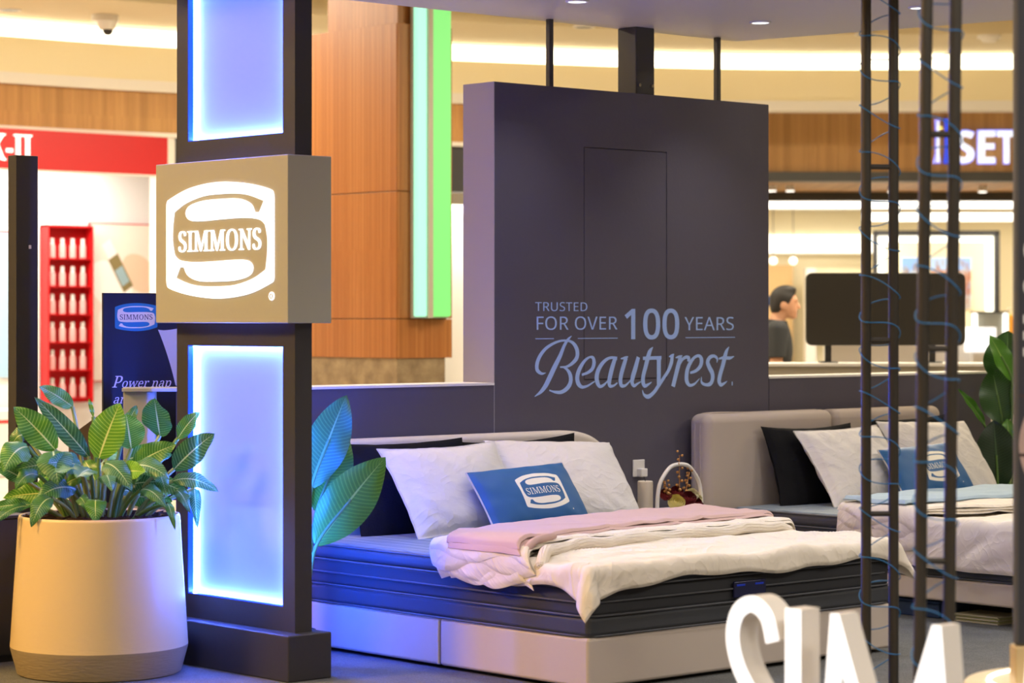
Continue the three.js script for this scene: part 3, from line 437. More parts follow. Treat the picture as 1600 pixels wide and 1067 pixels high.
// bedside table with its things, wall socket
{
  const t = thing('bedside_table', 'small white bedside table standing between the two beds', 'table', [9.32, 0, -9.16]);
  mesh('body', RB(-0.24, 0.24, 0.1, 0.47, -0.2, 0.2, 0.008), M.whiteGloss, t); mesh('top', RB(-0.25, 0.25, 0.47, 0.49, -0.21, 0.21, 0.006), M.whiteGloss, t);
  const d = mesh('drawer', RB(-0.22, 0.22, 0.28, 0.45, 0.2, 0.212, 0.004), M.whiteGloss, t); mesh('knob', new THREE.SphereGeometry(0.012, 16, 12).translate(0, 0.365, 0.222), M.chrome, d);
  for (const [x, z] of [[-0.2, -0.16], [0.2, -0.16], [-0.2, 0.16], [0.2, 0.16]]) mesh('leg', cyl(0.016, 0.012, 0.1, x, 0, z, 14), M.whiteGloss, t);
  const c = thing('pillar_candle', 'cream pillar candle on the bedside table under the wall socket', 'candle', [9.12, 0.49, -9.13]);
  mesh('wax', new THREE.LatheGeometry([[0, 0], [0.038, 0], [0.04, 0.004], [0.04, 0.165], [0.036, 0.17], [0.02, 0.165], [0, 0.163]].map((p) => new THREE.Vector2(...p)), 28), M.creamFabric, c);
  mesh('wick', cyl(0.0018, 0.0018, 0.018, 0, 0.162, 0, 8), M.blackPaint, c);
  const s = thing('wall_socket', 'white wall socket plate with plug on the dark display wall', 'socket', [9.335, 0.66, -9.4]);
  mesh('plate', RB(-0.043, 0.043, 0, 0.09, 0, 0.009, 0.004), M.whiteGloss, s); mesh('plug', RB(-0.018, 0.03, 0.0, 0.045, 0.009, 0.045, 0.006), M.whiteGloss, s);
  mesh('cable', tube([[0.005, 0.005, 0.04], [0.0, -0.02, 0.05], [-0.02, -0.06, 0.045], [-0.05, -0.16, 0.03]], 0.003, 20, 6), M.blackPaint, s);
  const a = thing('flower_basket', 'white arched metal carrier with roses on the bedside table', 'flower basket', [9.29, 0.49, -9.05]);
  const W = 0.165; mesh('handle', tube([[-W, 0, 0], [-W + 0.006, 0.10, 0], [-W + 0.025, 0.165, 0], [-0.075, 0.235, 0], [-0.035, 0.25, 0], [0.035, 0.25, 0], [0.075, 0.235, 0], [W - 0.025, 0.165, 0], [W - 0.006, 0.10, 0], [W, 0, 0]], 0.0105, 90, 10), M.whiteGloss, a);
  mesh('tray', RB(-W - 0.005, W + 0.005, 0, 0.014, -0.07, 0.07, 0.005), M.whiteGloss, a);
  mesh('glass_bowl', new THREE.LatheGeometry([[0.03, 0.015], [0.06, 0.018], [0.068, 0.05], [0.064, 0.052], [0.057, 0.024], [0.03, 0.02]].map((p) => new THREE.Vector2(...p)), 28).translate(0.02, 0, 0.0), std([0.5, 0.5, 0.45], 0.1, { metalness: 0.6 }), a);
  const petal = (r, mat, x, y, z, n, name) => {                                       // nested cups of overlapping petals, opened towards the room
    const L = [];
    for (let l = 0; l < 4; l++) { const k = 3 + l, q = r * (0.34 + 0.22 * l); for (let i = 0; i < k; i++) { const g = new THREE.SphereGeometry(q, 8, 8, 0, 6.283 / k * 1.25, Math.PI * (0.26 + 0.05 * l), Math.PI * (0.50 - 0.05 * l)); g.scale(1, 1.05 - 0.08 * l, 1); g.rotateZ(0.12 * (i % 2 ? 1 : -1)); g.rotateY(i * 6.283 / k + l * 0.7); L.push(g); } }
    const g = merged(L); g.rotateX(0.75); g.rotateY(-0.6); g.translate(x, y, z); mat.side = THREE.DoubleSide; return mesh(name, g, mat, a); };
  petal(0.046, std([0.80, 0.70, 0.25], 0.7), -0.068, 0.062, 0.045, 14, 'yellow_rose'); petal(0.036, std([0.82, 0.76, 0.50], 0.7), 0.065, 0.095, 0.03, 12, 'cream_rose'); petal(0.032, std([0.80, 0.74, 0.46], 0.7), 0.105, 0.07, 0.02, 12, 'cream_rose');
  const darkRed = std([0.17, 0.008, 0.012], 0.8); for (const [x, y, z, r] of [[0.02, 0.08, 0.05, 0.04], [0.06, 0.055, 0.055, 0.036], [-0.09, 0.1, -0.01, 0.034], [-0.02, 0.11, 0, 0.036], [0.0, 0.055, 0.06, 0.03], [0.09, 0.04, 0.05, 0.028]]) petal(r, darkRed, x, y, z, 14, 'red_bloom');
  for (const [x, z, h, lean] of [[0.0, 0.0, 0.22, 0], [0.045, 0.0, 0.13, 0.03], [-0.085, 0, 0.08, -0.02]]) {
    const st = mesh('berry_sprig', tube([[x, 0.08, z], [x + lean * 0.4, 0.08 + h * 0.5, z], [x + lean, 0.08 + h, z]], 0.0025, 16, 6), M.gold, a);
    const bs = []; for (let k = 0; k < 11; k++) { const f = k / 10; bs.push(new THREE.SphereGeometry(0.0095 - 0.003 * f, 8, 6).translate(x + lean * f + 0.014 * Math.cos(k * 2.2), 0.10 + h * f, z + 0.014 * Math.sin(k * 2.2))); } mesh('berries', merged(bs), M.gold, st);
  }
}

// ---------------------------------------------------------------- plants
function leafTex(base, dark, vein, n, strong) {
  return canvasTex(256, 512, (c, w, h) => {
    c.fillStyle = base; c.fillRect(0, 0, w, h);
    for (let i = 0; i < 300; i++) { c.globalAlpha = 0.10; c.fillStyle = rnd() < 0.5 ? dark : vein; c.fillRect(rnd() * w, rnd() * h, 6 + 20 * rnd(), 2 + 3 * rnd()); }
    for (const s of [-1, 1]) for (let k = 0; k < n; k++) {
      const y = h * (1 - (k + 0.5) / n); c.strokeStyle = dark; c.globalAlpha = 0.5; c.lineWidth = h / n * 0.55; const draw = (o) => { c.beginPath(); c.moveTo(w / 2, y + o); c.quadraticCurveTo(w / 2 + s * w * 0.25, y - h * 0.045 + o, w / 2 + s * w * 0.5, y - h * 0.12 + o); c.stroke(); };
      draw(h / n * 0.5); c.strokeStyle = vein; c.globalAlpha = strong; c.lineWidth = 2.2; draw(0);
    }
    c.globalAlpha = 1; c.fillStyle = vein; c.beginPath(); c.moveTo(w / 2 - 9, h); c.lineTo(w / 2 + 9, h); c.lineTo(w / 2 + 2, 0); c.lineTo(w / 2 - 2, 0); c.fill();
  });
}
const leafMats = [['#5fa634', '#3a7a20', '#dcec96'], ['#4c9236', '#2f681e', '#d4e89c'], ['#3f8240', '#285a2c', '#cbe2a8'], ['#78b834', '#4c8c1e', '#e6f29c']].map(([a, b, v]) => std(0xffffff, 0.4, { map: leafTex(a, b, v, 17, 0.75), transmission: 0.12, thickness: 0, side: THREE.DoubleSide }));
const broadMats = [['#4c7a34', '#2f5a22', '#8fb466'], ['#3a6428', '#264a1c', '#6f9450'], ['#5c9a2a', '#3d7418', '#a4cc60'], ['#1f3f1c', '#142c12', '#44663a']].map(([a, b, v]) => std(0xffffff, 0.38, { map: leafTex(a, b, v, 26, 0.28), transmission: 0.1, thickness: 0, side: THREE.DoubleSide }));
function leafGeo(base, tip, width, { sag = 0.04, face = [0, 0.45, 1], fold = 0.25, wave = 0.012, shape = 0.78, curl = 0, n = 16, m = 8, seed = 0 } = {}) {
  const a = V(...base), b = V(...tip), mid = a.clone().lerp(b, 0.5).add(V(0, sag, sag * 0.6)), cv = new THREE.QuadraticBezierCurve3(a, mid, b), f = V(...face).normalize(), pos = [], uv = [], idx = [];
  for (let j = 0; j <= n; j++) {
    const t = j / n, p = cv.getPoint(t), tg = cv.getTangent(t), across = V().crossVectors(tg, f).normalize(), nn = V().crossVectors(across, tg).normalize(), w = width / 2 * Math.pow(Math.sin(Math.PI * Math.pow(0.02 + 0.98 * t, shape)), 0.8) * (t > 0.995 ? 0.02 : 1);
    for (let i = 0; i <= m; i++) { const s = -1 + 2 * i / m, o = fold * Math.abs(s) * w - curl * s * s * w + wave * s * s * Math.sin(t * 16 + seed + s * 2); const q = p.clone().addScaledVector(across, s * w).addScaledVector(nn, o); pos.push(q.x, q.y, q.z); uv.push(0.5 + s / 2, t); }
  }
  for (let j = 0; j < n; j++) for (let i = 0; i < m; i++) { const k = j * (m + 1) + i; idx.push(k, k + 1, k + m + 2, k, k + m + 2, k + m + 1); }
  const g = new THREE.BufferGeometry(); g.setAttribute('position', new THREE.Float32BufferAttribute(pos, 3)); g.setAttribute('uv', new THREE.Float32BufferAttribute(uv, 2)); g.setIndex(idx); g.computeVertexNormals(); return g;
}
{
  const t = thing('potted_plant', 'leafy plant with pale veined leaves in a big cream planter', 'potted plant', [5.775, 0, -9.055], TURN);
  const pr = [[0, 0.02], [0.335, 0.0], [0.345, 0.006], [0.372, 0.105], [0.374, 0.118], [0.372, 0.14], [0.362, 0.30], [0.350, 0.48], [0.340, 0.655], [0.336, 0.668], [0.326, 0.668], [0.322, 0.655], [0.325, 0.60], [0, 0.60]];
  mesh('planter', new THREE.LatheGeometry(pr.slice(4).map((p) => new THREE.Vector2(...p)), 72), M.potGlaze, t);
  mesh('planter_foot', new THREE.LatheGeometry(pr.slice(0, 5).map((p) => new THREE.Vector2(...p)), 72), M.potFoot, t);
  const soil = new THREE.CircleGeometry(0.322, 48, 0).rotateX(-Math.PI / 2).translate(0, 0.645, 0), fib = []; for (let i = 0; i < 260; i++) { const a = rnd() * 6.28, r = 0.31 * Math.sqrt(rnd()); fib.push(new THREE.BoxGeometry(0.05, 0.008, 0.006).rotateZ(0.5 * (rnd() - 0.5)).rotateY(rnd() * 6.3).translate(r * Math.cos(a), 0.652 + 0.012 * rnd(), r * Math.sin(a))); }
  mesh('soil', merged([new THREE.CylinderGeometry(0.322, 0.322, 0.05, 48).translate(0, 0.622, 0), ...fib]), M.soil, t);
  const L = [[-0.189,0.942,0,-0.355,1.125,0.05,0.129],[-0.06,0.908,-0.08,-0.277,1.166,0,0.088],[-0.141,1.118,-0.15,-0.257,1.21,0,0.075],[0.005,0.908,0.05,0.096,1.142,0.05,0.156],[0.134,0.948,0,0.113,1.094,0.0,0.136],[0.239,0.996,-0.12,0.232,1.159,0,0.139],[0.327,0.989,-0.05,0.423,1.101,0,0.071],[0.317,0.86,0,0.501,1.016,0.1,0.115],[0.317,0.812,0.05,0.511,0.765,0.05,0.075],[0.158,0.88,0.08,0.341,0.969,0.1,0.102],[0.049,0.894,0.16,0.181,0.785,0.28,0.095],[-0.175,0.942,0.12,-0.131,0.806,0.25,0.153],[-0.284,0.959,0.1,-0.365,0.86,0.22,0.129],[-0.291,0.806,0.05,-0.44,0.887,0.1,0.068],[-0.27,0.717,0.12,-0.44,0.7,0.15,0.058],[-0.27,0.711,0.12,-0.43,0.619,0.2,0.041],[-0.168,0.751,0.2,-0.236,0.636,0.28,0.085],[0.022,0.745,0.22,0.035,0.649,0.3,0.092],[0.205,0.785,0.2,0.324,0.711,0.28,0.065],[0.327,0.772,0.05,0.399,0.677,0.1,0.054],[0.399,0.775,-0.03,0.416,0.605,0,0.051],[0.307,0.724,0.15,0.348,0.615,0.2,0.037],[0.26,0.853,0.1,0.314,0.751,0.2,0.061],[-0.121,0.806,0.1,-0.033,0.833,0.12,0.061],[-0.043,1.077,-0.1,-0.063,1.156,-0.1,0.019],[-0.325,0.989,-0.1,-0.396,0.942,-0.1,0.085],[-0.019,0.812,0.0,-0.073,0.894,-0.05,0.082],[0.076,0.989,-0.15,0.137,1.125,-0.15,0.061],[-0.202,0.785,0.05,-0.114,0.853,0,0.068],[0.117,0.812,0.08,0.212,0.86,0.1,0.075],[-0.236,0.84,0.12,-0.318,0.785,0.2,0.075],[-0.06,0.745,0.18,-0.005,0.69,0.25,0.054]];                                     // base and tip of each leaf from the planter's middle, and its width, in metres
  for (let k = 0; k < 22; k++) { const a = k * 2.4, q = 0.16 + 0.16 * rnd(), h = 0.74 + 0.16 * rnd(); L.push([q * 0.6 * Math.cos(a), h, q * 0.6 * Math.sin(a), (q + 0.12) * Math.cos(a), h + 0.10 * (rnd() - 0.6), (q + 0.12) * Math.sin(a), 0.07 + 0.035 * rnd()]); }   // shorter leaves low in the clump
  L.forEach(([bx, by, bz, tx, ty, tz, w], i) => {
    const droop = ty < by - 0.03, lf = mesh('leaf', leafGeo([bx, by, bz], [tx, ty, tz], w, { sag: droop ? 0.06 : 0.015, face: droop ? [0.1, 0.6, 1] : [0.25 * Math.sin(i * 2.1), 0.25, 1], fold: droop ? 0.12 : 0.22, curl: droop ? 0.25 : 0.1, wave: 0.006, seed: i }), leafMats[[0, 2, 3, 3, 0, 1, 1, 2, 2, 1, 2, 2, 1, 1, 1, 2, 2, 1, 2, 2, 2, 1, 1, 1, 0, 2, 1, 2, 0, 1, 1, 2][i % 32]], t);
    const rx = clamp(bx * 0.45, -0.22, 0.22), rz = clamp(bz * 0.5, -0.2, 0.2);
    mesh('stem', tube([[rx, 0.64, rz], [lerp(rx, bx, 0.45), lerp(0.64, by, 0.6), lerp(rz, bz, 0.4)], [bx, by, bz]], 0.0085, 14, 7), i % 3 ? M.stem : M.greenStem, t);
  });
}
function tallPlant(label, pos, potR, potH, leaves) {
  const t = thing('potted_plant', label, 'potted plant', pos, TURN);
  mesh('pot', new THREE.LatheGeometry([[0, 0.003], [potR * 0.85, 0], [potR, potH], [potR * 0.93, potH], [potR * 0.9, potH - 0.04], [0, potH - 0.04]].map((p) => new THREE.Vector2(...p)), 40), M.blackPaint, t);
  leaves.forEach(([bx, by, bz, tx, ty, tz, w, k, o], i) => {
    mesh('leaf', leafGeo([bx, by, bz], [tx, ty, tz], w, { sag: 0.02, fold: 0.18, shape: 0.9, wave: 0.006, n: 20, seed: i, ...(o ?? {}) }), broadMats[k], t);
    mesh('stem', tube([[bx * 0.15, potH - 0.05, bz * 0.2], [bx * 0.6, lerp(potH, by, 0.55), bz * 0.7], [bx, by, bz], [lerp(bx, tx, 0.5), lerp(by, ty, 0.5) + 0.008, lerp(bz, tz, 0.5) + 0.004]], 0.008, 20, 7), M.greenStem, t);
  });
}
tallPlant('tall broad leaved plant in a small black pot between sign tower and bed', [6.50, 0, -8.62], 0.075, 0.16, [
  [0.06, 0.775, 0.03, 0.21, 1.17, 0.02, 0.185, 0, { face: [0.1, 0.1, 1] }], [0.075, 0.665, -0.04, 0.207, 1.0, -0.05, 0.18, 2, { face: [0.25, 0.1, 1] }], [0.083, 0.528, 0.05, 0.38, 0.905, 0.07, 0.215, 2, { face: [0.35, 0.25, 1], curl: 0.25 }],
  [0.0, 0.75, -0.05, -0.07, 1.15, -0.08, 0.16, 0], [-0.03, 0.6, 0.03, -0.14, 0.95, 0.03, 0.16, 1]]);
tallPlant('tall green plant with upright broad leaves beside the taupe bed', [12.22, 0, -9.16], 0.16, 0.32, [
  [0.015, 1.13, 0.06, -0.13, 1.40, 0.10, 0.14, 2, { face: [0.45, 0.25, 1] }], [0.0, 1.08, -0.04, 0.01, 1.425, -0.05, 0.30, 1], [-0.03, 0.86, 0.0, -0.09, 1.20, -0.03, 0.24, 1], [-0.16, 0.86, 0.12, -0.33, 1.08, 0.16, 0.05, 2, { fold: 0.9 }],
  [-0.085, 0.46, 0.16, -0.11, 0.895, 0.13, 0.25, 3, { face: [-0.1, 0.2, 1], shape: 1.05 }], [-0.01, 0.72, 0.1, -0.02, 0.90, 0.08, 0.10, 2], [0.06, 0.9, 0.02, 0.16, 1.28, 0.0, 0.18, 0], [0.07, 0.6, 0.1, 0.22, 0.95, 0.12, 0.2, 1]]);

// ---------------------------------------------------------------- left of the tower: post, low counter, poster board, pedestal
{
  const t = thing('black_post', 'slim dark post with a small white sticker behind the planter', 'post', rw(-2.38, 12.23), 0);
  mesh('shaft', RB(-0.06, 0.065, 0, 2.297, -0.075, 0, 0.004), std([0.045, 0.042, 0.038], 0.5), t);
  mesh('sticker', B(0.012, 0.026, 1.84, 1.858, 0.0, 0.001), M.paper, t);
}
{
  const t = thing('low_black_counter', 'low black counter end standing behind the cream planter', 'counter', [5.175, 0, -9.83]);
  mesh('body', RB(-0.57, 0.57, 0.03, 0.625, -0.27, 0.27, 0.006), M.blackPaint, t); mesh('plinth', B(-0.55, 0.55, 0, 0.03, -0.25, 0.25), M.darkMetal, t); mesh('top', RB(-0.575, 0.575, 0.625, 0.64, -0.275, 0.275, 0.004), M.blackPaint, t);
}
{
  const t = thing('poster_board', 'navy poster board with SIMMONS badge and script words', 'poster', rw(-1.95, 11.9), TURN + 0.5);
  const w = 0.66, h = 1.0, K = 1400, print = canvasTex(924, 1400, (c, W, H) => {
    c.fillStyle = '#090d20'; c.fillRect(0, 0, W, H);
    drawLogo(c, 0.165 * K, 0.115 * K, 0.215 * K, 0.135 * K, '#1d7cb4', '#e8e4d6', '#1a2040');
    c.fillStyle = '#c9ced8'; c.beginPath(); c.moveTo(0.275 * K, 0.175 * K); c.quadraticCurveTo(0.31 * K, 0.185 * K, 0.40 * K, 0.165 * K); c.lineTo(0.66 * K, 0.16 * K); c.lineTo(0.66 * K, 0.5 * K); c.quadraticCurveTo(0.45 * K, 0.49 * K, 0.365 * K, 0.445 * K); c.quadraticCurveTo(0.33 * K, 0.3 * K, 0.275 * K, 0.175 * K); c.fill();
    c.fillStyle = '#e4e2ee'; c.save(); c.transform(1, 0, -0.32, 1, 0, 0); c.font = '108px serif'; c.fillText('P', 0.185 * K, 0.452 * K); c.font = '78px serif'; c.fillText('ower nap', 0.232 * K, 0.452 * K); c.fillText('an', 0.215 * K, 0.528 * K); c.restore();
  });
  mesh('panel', B(0, w, 0.62, 0.62 + h, -0.02, 0), M.blackPaint, t);
  mesh('print', new THREE.PlaneGeometry(w, h).translate(w / 2, 0.62 + h / 2, 0.001), std(0xffffff, 0.5, { map: print }), t);
  for (const x of [0.08, w - 0.08]) mesh('leg', B(x - 0.015, x + 0.015, 0, 0.62, -0.02, 0), M.darkMetal, t);
  const p = thing('pedestal', 'beige pedestal with a thin top in front of the poster', 'pedestal', rw(-1.71, 11.45), TURN + 0.1);
  mesh('column', RB(-0.07, 0.075, 0, 1.165, -0.07, 0.07, 0.004), M.champagne, p); mesh('top', RB(-0.075, 0.19, 1.165, 1.182, -0.1, 0.1, 0.003), M.champagne, p);
  const d = thing('sloped_desk', 'dark brown desk end with a sloping top behind the plant', 'desk', rw(-2.12, 12.6), TURN);
  const s = new THREE.Shape([[-0.12, 0], [0.32, 0], [0.32, 1.22], [-0.12, 0.90]].map((q) => new THREE.Vector2(...q)));
  mesh('side', metreUV(new THREE.ExtrudeGeometry(s, { depth: 0.4, bevelEnabled: false }).translate(0, 0, -0.4)), std([0.11, 0.075, 0.05], 0.6), d);
}

// ---------------------------------------------------------------- ladder trusses wound with blue wire
function truss(label, r, w, gap, rungs, tilt) {
  const t = thing('ladder_truss', label, 'truss', rw(r, w), TURN + 0.05); t.rotation.z = tilt;
  for (const s of [-1, 1]) { mesh('pipe', new THREE.CylinderGeometry(0.0185, 0.0185, 3.05, 24).translate(s * gap / 2, 1.525, 0), M.pole, t); mesh('base_plate', RB(s * gap / 2 - 0.045, s * gap / 2 + 0.045, 0, 0.008, -0.06, 0.06, 0.002), M.pole, t); }
  for (const y of rungs) mesh('rung', new THREE.CylinderGeometry(0.010, 0.010, gap, 14).rotateZ(Math.PI / 2).translate(0, y, 0), M.pole, t);
  const P = []; for (let k = 0; k <= 420; k++) { const y = 0.1 + 2.9 * k / 420, a = y / 0.145 * Math.PI * 2 + 0.4 * Math.sin(y * 5); P.push([(gap / 2 + 0.024) * Math.cos(a), y + 0.014 * Math.sin(a * 1.7), 0.026 * Math.sin(a)]); }
  const wv = mesh('wire', tube(P, 0.0021, 2000, 5), M.wire, t); wv.userData.label = 'thin blue wire';
}
truss('dark steel ladder truss wound with blue wire behind the big white letters', 1.325, 9.0, 0.1, [0.17, 0.795, 1.42, 2.045, 2.67], 0);
truss('dark steel ladder truss with a slight lean near the printed totem', 1.245, 7.4, 0.087, [0.16, 0.78, 1.41, 2.045, 2.68], -0.011);

// ---------------------------------------------------------------- standing white letters
{
  const lit = glow([0.96, 0.97, 1.0], 1.15), side = M.whitePaint, X = 5.346, y0 = 0.12, H = 0.552, Dp = 0.08;
  const plate = thing('letter_plinth', 'low black plinth under the big white letters', 'plinth', [X + 0.04, 0, -4.45]);
  mesh('block', RB(-0.16, 0.16, 0, y0, -0.72, 0.75, 0.006), M.blackPaint, plate);
  const letter = (label, z0, shape) => { const t = thing('standing_letter', label, 'letter', [X, y0, z0], -Math.PI / 2, 'big white letters');
    mesh('body', new THREE.ExtrudeGeometry(shape, { depth: Dp, bevelEnabled: false, curveSegments: 24 }).translate(0, 0, -Dp), side, t);
    const f = mesh('lit_face', new THREE.ExtrudeGeometry(shape, { depth: 0.006, bevelEnabled: false, curveSegments: 24 }), lit, t); f.userData.label = 'white glowing front'; };
  // S: stroke swept along its spine
  const sp = new THREE.SplineCurve([[0.182, 0.45], [0.158, 0.522], [0.102, 0.553], [0.046, 0.523], [0.026, 0.45], [0.05, 0.365], [0.108, 0.285], [0.165, 0.21], [0.186, 0.13], [0.160, 0.05], [0.104, 0.024], [0.048, 0.058], [0.022, 0.135]].map((p) => new THREE.Vector2(...p))).getPoints(90), Ls = [], Rs = [];
  sp.forEach((p, i) => { const a = sp[Math.max(0, i - 1)], b = sp[Math.min(sp.length - 1, i + 1)], l = Math.hypot(b.x - a.x, b.y - a.y), q = 0.0235; Ls.push(new THREE.Vector2(p.x - (b.y - a.y) / l * q, p.y + (b.x - a.x) / l * q)); Rs.push(new THREE.Vector2(p.x + (b.y - a.y) / l * q, p.y - (b.x - a.x) / l * q)); });
  letter('big white standing letter S with glowing front', -5.015, new THREE.Shape([...Ls, ...Rs.reverse()]));
  letter('big white standing letter I with glowing front', -4.782, new THREE.Shape([[0, 0], [0.055, 0], [0.055, H], [0, H]].map((p) => new THREE.Vector2(...p))));
  const mShape = () => new THREE.Shape([[0, 0], [0.050, 0], [0.092, 0.40], [0.228, 0.0], [0.262, 0.0], [0.398, 0.40], [0.440, 0], [0.49, 0], [0.438, H], [0.411, H], [0.245, 0.10], [0.079, H], [0.052, H]].map((p) => new THREE.Vector2(...p)));
  letter('big white standing letter M next to the letter I', -4.665, mShape());
  letter('big white standing letter M beside the printed totem', -3.99, mShape());
}
// ---------------------------------------------------------------- printed totem on a round drum
{
  const d = thing('round_drum', 'round cream drum with a glowing ring on its top', 'pedestal', rw(1.83, 7.62), TURN);
  mesh('body', new THREE.LatheGeometry([[0, 0], [0.44, 0], [0.45, 0.01], [0.45, 0.37], [0.44, 0.383], [0, 0.383]].map((p) => new THREE.Vector2(...p)), 72), M.potGlaze, d);
  mesh('light_ring', new THREE.TorusGeometry(0.37, 0.007, 8, 90).rotateX(Math.PI / 2).translate(0, 0.386, 0), glow([1.0, 0.95, 0.8], 2.5), d);
  const t = thing('printed_totem', 'tall grey totem panel with white words and a round picture', 'totem', rw(1.512, 7.5, 0.384), TURN);
  const w = 0.62, h = 2.3, print = canvasTex(560, 2048, (c, W, H) => {
    const k = 2048 / 2.17, Y = (y) => H - (y - 0.13) * k; c.fillStyle = '#3a3d49'; c.fillRect(0, 0, W, H);
    c.fillStyle = '#eef0f6'; c.font = 'bold 96px sans-serif'; c.fillText('O', 8, Y(1.285)); c.font = 'bold 74px sans-serif'; c.fillText('C', 8, Y(1.185));
    for (let i = 0; i < 3; i++) c.fillRect(12, Y(1.125 - i * 0.05), 300, 24);
    c.fillStyle = '#c6aca6'; c.beginPath(); c.arc(205, Y(0.73), 205, 0, 7); c.fill(); c.strokeStyle = '#4a3c40'; c.lineWidth = 9; c.beginPath(); c.moveTo(0, Y(0.88)); c.lineTo(420, Y(0.85)); c.moveTo(0, Y(0.70)); c.lineTo(420, Y(0.69)); c.stroke();
  });
  mesh('panel', RB(0, w, 0.13, h, -0.05, 0, 0.012), std([0.10, 0.105, 0.12], 0.5), t);
  mesh('print', new THREE.PlaneGeometry(w - 0.02, h - 0.15).translate(w / 2, 0.13 + (h - 0.13) / 2, 0.001), std(0xffffff, 0.5, { map: print }), t);
  mesh('foot', RB(-0.004, w, 0, 0.13, -0.07, 0.02, 0.006), M.potGlaze, t);
}

// ---------------------------------------------------------------- timber clad column with green light box
{
  const t = thing('timber_column', 'large timber clad column with stone foot behind the display', 'column', [11.406, 0, -13.95]);
  const W = 0.524;
  mesh('stone_foot', B(0.01, W - 0.06, 0, 1.21, -1.7, -0.01), M.stone, t);
  for (const [y0, y1] of [[1.21, 1.492], [1.498, 2.415], [2.421, 3.63]]) {
    mesh('side_panel', RB(0, 0.05, y0, y1, -1.7, -0.004, 0.003), M.woodColumn, t);
    mesh('front_panel', RB(0.006, W, y0, y1, -0.05, 0, 0.003), M.woodColumn, t);
  }
  mesh('core', B(0.04, W - 0.02, 1.21, 3.6, -1.68, -0.04), M.blackPaint, t);
  mesh('upper_shaft', B(0.03, W - 0.005, 3.63, 4.30, -0.85, -0.03), M.woodColumn, t);
  const g = thing('green_light_box', 'tall glowing green light box mounted on the timber column', 'light', [11.53, 1.5, -13.948]);
  mesh('housing', RB(0, 0.335, 0, 2.6, 0, 0.03, 0.004), M.champagne, g);
  mesh('bright_tube', RB(0.0, 0.10, 0.01, 2.59, 0.03, 0.075, 0.015), glow([0.42, 0.98, 0.72], 1.0, [0.15, 0.4, 0.25]), g);
  mesh('fin', B(0.104, 0.146, 0, 2.6, 0.03, 0.085), std([0.50, 0.47, 0.36], 0.5), g);
  mesh('green_diffuser', RB(0.15, 0.335, 0.01, 2.59, 0.03, 0.07, 0.015), glow([0.26, 0.86, 0.22], 0.85, [0.06, 0.3, 0.06]), g);
  areaLight([0.30, 1.0, 0.27], 0.9, 0.185, 2.5, [11.53 + 0.2425, 2.8, -13.872], [11.53 + 0.2425, 2.8, 0]);
}
